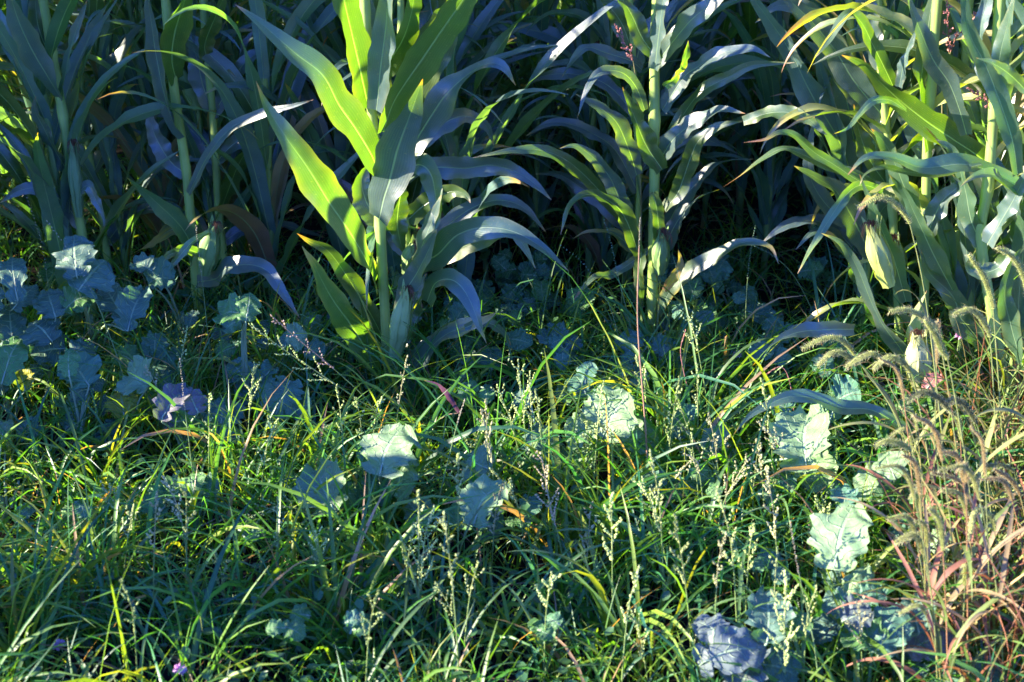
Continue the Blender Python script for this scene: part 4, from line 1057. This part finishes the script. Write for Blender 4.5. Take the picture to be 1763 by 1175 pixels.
random.seed(91)
PALE = (.42, .50, .19); STRAW = (.40, .40, .20)
G1 = 'barnyard grass stalks with branching seed heads'
def BG(label, base, pts, hf=.72, hcol=PALE, **kw):
    kw.setdefault('rl', .034); lean = kw.pop('lean', 0)
    return culm_plant(label, 'barnyard_grass', 'grass stalk', G1, ctrl_from_px(base, pts, lean), .0016, hf, 'pan', hcol=hcol, **kw)
BG('pale barnyard grass head at the centre, leftmost of the upright group', (905, 880), [(895, 790), (880, 730), (866, 690), (856, 665)], .62, lcol=(.1, .18, .05))
BG('pale barnyard grass head at the centre, the highest of the upright group', (912, 890), [(906, 780), (900, 700), (893, 650), (892, 622)], .62)
BG('slender barnyard grass head close to the right of the highest central one', (925, 880), [(918, 790), (914, 700), (912, 640)], .62)
BG('sunlit barnyard grass stalk leaning left with a forked cream head, right of the dark gap', (1225, 800), [(1218, 700), (1205, 620), (1195, 575), (1184, 546)], .78)
BG('barnyard grass stalk with a branching green head in the middle right grass', (1165, 1060), [(1150, 980), (1132, 900), (1118, 860), (1102, 830)], .72)
BG('barnyard grass with drooping panicle over the left central grass, reaching left', (560, 980), [(560, 920), (530, 885), (480, 872), (418, 896)], .45, hcol=(.22, .30, .12), nr=14)
BG('long green barnyard grass stalk slanting left from the tall maize base', (740, 790), [(660, 720), (560, 650), (500, 610), (430, 560)], .55, nr=11, lcol=(.12, .22, .04), lean=-.15)
BG('pink tinged barnyard grass stalk slanting up to the left, left of the tall maize base', (700, 800), [(640, 700), (580, 640), (520, 590), (468, 545)], .62, hcol=(.42, .32, .22), rl=.02, lean=-.1)
BG('barnyard grass stalk with small green head rising among the left weeds', (300, 760), [(304, 700), (310, 630), (322, 565)], .6, rl=.02)
BG('barnyard grass stalk with pale side branches, centre foreground', (990, 1050), [(965, 940), (945, 860), (935, 800), (925, 780)], .55, hcol=(.44, .38, .22), nr=12)
BG('barnyard grass with dense broken pale heads before the big cupped leaf', (722, 1110), [(724, 1040), (728, 960), (738, 900), (760, 890)], .4, nr=18, rl=.045)
BG('barnyard grass clump head with curved racemes, bottom centre right', (1120, 1200), [(1110, 1140), (1098, 1080), (1085, 1050)], .4, nr=10)
BG('barnyard grass head with three beaded upright branches near the bottom right', (1352, 1240), [(1352, 1180), (1350, 1100), (1352, 1040), (1354, 1000)], .38, nr=11, rl=.05, seedr=.002)
BG('barnyard grass stalk with zigzag green racemes left of the white fan leaf', (1425, 1010), [(1422, 930), (1418, 880), (1415, 850)], .45, hcol=(.26, .36, .12), nr=10, rl=.03)
BG('barnyard grass stalk with arched cream raceme in the middle right', (1235, 1010), [(1215, 900), (1205, 820), (1195, 790), (1165, 820)], .75, hcol=STRAW, rl=.02)
BG('barnyard grass stalk with spreading spikelets at its top, middle right', (1240, 1020), [(1235, 930), (1245, 870), (1270, 820), (1290, 790)], .72, hcol=STRAW, rl=.03)
BG('barnyard grass stalk crossing before the pale veined leaf', (1400, 880), [(1390, 800), (1376, 740), (1362, 710)], .6, hcol=(.26, .34, .10), rl=.018)
# further stalks, found by counting
stalks = []
random.seed(44)
for i in range(66):
    x = random.choice([random.gauss(1150, 200), random.gauss(1320, 160), random.gauss(760, 200), random.uniform(100, 700)]); y = random.uniform(820, 1240)
    if 200 < x < 1560: stalks.append((x, y))
stalks.sort()
for i, (x, y) in enumerate(stalks):
    h = random.uniform(130, 290) * (y / 1100); dx = random.uniform(-45, 30)
    BG('green barnyard grass stalk, %s from the left among the small ones' % ordinal(i + 1) if i < 33 else
       'green barnyard grass stalk, %s from the right among the small ones' % ordinal(len(stalks) - i),
       (x, y), [(x + dx * .2, y - h * .4), (x + dx * .55, y - h * .8), (x + dx * random.uniform(.9, 1.5), y - h * random.uniform(1.0, 1.15))],
       random.uniform(.55, .72), hcol=np.array(random.choice([PALE, (.28, .36, .12), (.33, .40, .14), STRAW])) * random.uniform(.75, 1.1), nr=random.randint(4, 8), rl=random.uniform(.014, .034), leaves=2, seedr=random.uniform(.0016, .0023), lean=random.uniform(-.12, .06))

# thin stems with narrow spikes
G2 = 'thin wild grass culms with narrow spikes'
def TH(label, base, pts, hf=.7, hcol=(.34, .32, .22), scol=(.14, .22, .08), r=.0013, leaves=1, lean=0, seedr=.0011):
    return culm_plant(label, 'wild_grass_culm', 'grass stalk', G2, ctrl_from_px(base, pts, lean), r, hf, 'thin', leaves=leaves, hcol=hcol, scol=scol, seedr=seedr, lw=.004)
TH('thin pinkish grass culm rising against the dark maize at the far left', (88, 640), [(85, 520), (74, 430), (60, 380), (47, 342)], .6)
TH('long thin grass culm slanting left across the blue weeds', (250, 780), [(210, 640), (170, 530), (130, 450), (82, 382)], .7)
TH('long reddish brown grass culm standing upright before the upright maize plant', (1122, 900), [(1110, 720), (1098, 560), (1100, 440), (1102, 376)], .9, scol=(.30, .18, .11), r=.0019, seedr=.0008)
TH('blue-green grass culm arching left beside the dark gap', (1090, 700), [(1060, 560), (1030, 490), (1000, 450), (966, 424)], .6, hcol=(.16, .26, .16))
TH('second blue-green grass culm leaning left before the upright maize', (1110, 680), [(1085, 560), (1065, 480), (1050, 410), (1040, 380)], .7, hcol=(.16, .26, .16))
TH('long bowed grass culm crossing the dark gap on the right', (1450, 640), [(1410, 560), (1370, 480), (1330, 440), (1290, 420)], .8, hcol=(.16, .26, .16))
TH('upright grass culm in the dark gap right of the upright maize', (1285, 640), [(1284, 540), (1290, 450), (1300, 390)], .65, hcol=(.18, .28, .16))
TH('red-stemmed culm with bent top right of centre', (1205, 800), [(1190, 700), (1175, 630), (1172, 600), (1180, 570)], .9, scol=(.32, .14, .12), hcol=(.3, .16, .12))
TH('red-stemmed culm with nodding top before the right clump', (1370, 820), [(1368, 730), (1360, 660), (1345, 632), (1318, 645)], .9, scol=(.32, .14, .12), hcol=(.3, .16, .12))
TH('grass culm with narrow pale spike among the left weeds', (205, 700), [(190, 600), (176, 540), (160, 470), (150, 440)], .7)
TH('thin upright grass culm passing before the maize ear on the left', (370, 700), [(360, 600), (350, 500), (340, 420), (338, 390)], .75)
TH('thin culm with narrow spike in front of the purple leaves', (340, 900), [(330, 800), (318, 700), (310, 620)], .7)
TH('long straight pale culm leaning right over the cupped leaf', (740, 960), [(752, 880), (770, 800), (790, 720), (800, 690)], .85)
TH('culm with beaded green spike in front of the lilac leaf at the bottom', (1420, 1240), [(1400, 1100), (1378, 1000), (1360, 900)], .75)

# foxtails of the right border
G3 = 'foxtail grasses with bristly nodding heads at the right border'
FX = (.34, .38, .12)
def FO(label, base, pts, hf, rad=.0062, lean=0, hcol=FX, scol=(.22, .26, .08), leaves=3, lcol=(.20, .22, .07)):
    return culm_plant(label, 'foxtail_grass', 'foxtail', G3, ctrl_from_px(base, pts, lean), .0014, hf, 'fox', leaves=leaves, hcol=hcol, scol=scol, lcol=lcol, rad=rad, lw=.008, mat=M['dry'])
FO('foxtail with the highest arching head, in front of the yellow maize ear', (1640, 900), [(1600, 560), (1570, 400), (1552, 362), (1520, 340), (1478, 356)], .84)
FO('foxtail whose nodding head hangs furthest left, over the low maize leaf', (1600, 960), [(1550, 740), (1490, 640), (1452, 588), (1418, 584), (1382, 600)], .80)
FO('foxtail with short head just under the furthest left one', (1610, 980), [(1560, 760), (1500, 650), (1460, 614), (1434, 608), (1408, 630)], .84)
FO('foxtail with small straight head between two arched ones', (1620, 1000), [(1580, 780), (1530, 660), (1508, 612), (1484, 616), (1457, 632)], .85)
FO('foxtail with dark arching head right of the three left ones', (1630, 1010), [(1600, 800), (1576, 670), (1560, 630), (1530, 616), (1503, 636)], .84)
FO('foxtail with long head bending left then down before the white maize sheath', (1680, 1040), [(1650, 800), (1618, 590), (1590, 548), (1560, 534), (1532, 536)], .82)
FO('foxtail with plump rounded head beside the dark hole on the right', (1730, 1000), [(1715, 760), (1706, 600), (1696, 560), (1672, 534), (1642, 540)], .84)
FO('foxtail with long upright head leaning left near the right border', (1740, 980), [(1726, 760), (1712, 560), (1706, 510), (1690, 470), (1668, 440)], .82)
FO('foxtail with green head touching the right border at mid height', (1800, 980), [(1785, 700), (1770, 520), (1760, 470), (1740, 440), (1716, 428)], .82)
FO('foxtail with slanting head right of the bent one', (1690, 1060), [(1670, 850), (1636, 640), (1620, 600), (1606, 570), (1592, 552)], .86)
FO('foxtail with head lying over the low weeds at the foot of the clump', (1640, 1060), [(1610, 900), (1580, 800), (1560, 770), (1530, 760), (1508, 768)], .84)
FO('foxtail with dark head arching before the reddish stems', (1700, 1040), [(1680, 860), (1650, 740), (1620, 690), (1590, 676), (1562, 690)], .82, hcol=(.16, .18, .07))
FO('foxtail with shaded head to the right of the arching dark one', (1720, 1040), [(1706, 880), (1690, 760), (1670, 710), (1650, 690), (1625, 694)], .82, hcol=(.16, .18, .07))
FO('foxtail with hairy head over the red stems in the lower right', (1750, 1160), [(1735, 1040), (1715, 930), (1706, 890), (1680, 880), (1668, 930)], .72)
more = []
random.seed(8)
for i in range(26):
    more.append((random.uniform(1575, 1800), random.uniform(960, 1260)))
more.sort()
for i, (x, y) in enumerate(more):
    h = random.uniform(200, 440); dx = random.uniform(-110, 20)
    t = (x + dx, y - h)
    FO('slim upright foxtail in the withered grass, %s from the left' % ordinal(i + 1), (x, y),
       [(x + dx * .15, y - h * .45), (x + dx * .5, y - h * .85), (x + dx * .8, y - h), (x + dx * 1.2 - 12, y - h + random.uniform(-30, 20))], .8,
       rad=random.uniform(.0035, .0052), hcol=np.array(random.choice([FX, (.3, .32, .10), (.36, .28, .12)])), scol=random.choice([(.24, .22, .07), (.28, .15, .07), (.18, .22, .07)]),
       lcol=random.choice([(.26, .12, .07), (.34, .26, .12), (.14, .20, .05)]), leaves=4)
# reddish heads hanging by the maize on the right
G4 = 'reddish seed heads among the right hand maize'
for lab, b_, pts in (
    ('pink beaded seed head reaching left from the right border', (1880, 640), [(1870, 460), (1830, 260), (1763, 218), (1720, 190), (1668, 153)]),
    ('pink seed head slanting right above the long pale maize leaf', (1640, 620), [(1632, 420), (1622, 180), (1640, 80), (1665, 45), (1702, 8)]),
    ('upright tan seed head at the top of the right clump', (1650, 620), [(1640, 400), (1630, 160), (1634, 90), (1632, 40), (1630, 0)]),
    ('small pink seed head hanging over the thin stalk left of the upright maize plant', (1098, 560), [(1104, 400), (1098, 190), (1090, 105), (1075, 75), (1060, 45)])):
    culm_plant(lab, 'reddish_seed_grass', 'grass stalk', G4, ctrl_from_px(b_, pts, -.34), .0022, .80, 'pan', nr=10, rl=.016, leaves=2, hcol=(.42, .20, .17), scol=(.24, .22, .1), seedr=.0022)

# ------------------------------------------------------------ clover flowers
def clover(label, px, py, z, y_base):
    top = gnd(px, py, z); base = top.copy(); base[2] = 0; base[0] += random.uniform(-.02, .02)
    root = empty('clover', base); tag(root, label, 'clover flower', 'pink clover flowers')
    mb = MB(); mb.tube(spline(np.array([base, (base + top) / 2 + [.008, 0, 0], top]), 10), .0011, np.array([.12, .22, .07]), 6); mb.build('stem', M['petiole'], root, origin=base)
    hb = MB()
    for i in range(60):
        d = nrm(rng.normal(0, 1, 3)); d[2] = abs(d[2]) * 1.0 - .25; d = nrm(d)
        c = np.array([.55, .30, .50]) * random.uniform(.8, 1.2) if d[2] > 0 else np.array([.5, .42, .5])
        hb.tube(np.array([top + d * .001, top + d * .0065, top + d * .0115]), [.0012, .0019, .0006], c, 4)
    hb.build('flower_head', M['flower'], root, origin=base)
    for i in range(3):
        a = i * 2.1; P = np.array([base + [0, 0, .03], base + [.02 * math.cos(a), .02 * math.sin(a), .04], base + [.035 * math.cos(a), .035 * math.sin(a), .038]])
        lb = MB(); blamina(lb, spline(P, 10), np.tile([0, 0, 1.], (10, 1)), .016, (.06, .15, .05), i, lobes=False); lb.build('leaf', M['brassica'], root, origin=base)
clover('pink clover flower in the shade right of the upright maize plant', 1270, 612, .12, 0)
clover('pink clover flower low in the bottom left corner grass', 102, 1112, .10, 0)
clover('lilac clover flower at the bottom edge, left of centre', 310, 1154, .10, 0)
clover('pale pink clover flower in the dark hollow of the right clump', 1652, 580, .22, 0)

# dead curled leaf and lying dry blade in the foreground
loose([(968, 1060), (975, 1090), (970, 1120), (968, 1140)], (2.02, 2.0), 22, FRT, 'withered purple-brown leaf hanging in the foreground grass', name='withered_leaf', col=np.array([.26, .12, .15]), wave=.3)
loose([(800, 800), (850, 793), (900, 799), (945, 794), (992, 802)], (2.46, 2.43), 5, FRT, 'pale dry stalk lying level across the central weeds', name='dry_stalk', cat='stalk', col=np.array([.38, .34, .26]), wave=.0)
loose([(1480, 800), (1420, 808), (1360, 800), (1300, 792)], (2.44, 2.40), 6, FRT, 'pale straw blade lying before the dark red stems', name='dry_stalk', cat='stalk', col=np.array([.42, .34, .24]), wave=.0)
loose([(570, 1170), (572, 1120), (568, 1080), (576, 1060)], (1.95, 1.93), 26, (-.4, 0, .3), 'short upright maize blade with frayed top in the bottom grass', col=BL, wave=.05)
loose([(600, 1050), (640, 1075), (680, 1100)], (1.98, 1.9), 20, (-.4, 0, .4), 'dark broad grass blade lying in the bottom grass', col=BL * .7, wave=.05)
loose([(790, 710), (770, 680), (752, 662), (730, 655)], (2.46, 2.4), 11, (.0, 0, .5), 'dusky purple leaf beside the tall maize base', name='withered_leaf', col=np.array([.10, .05, .12]), wave=.2)
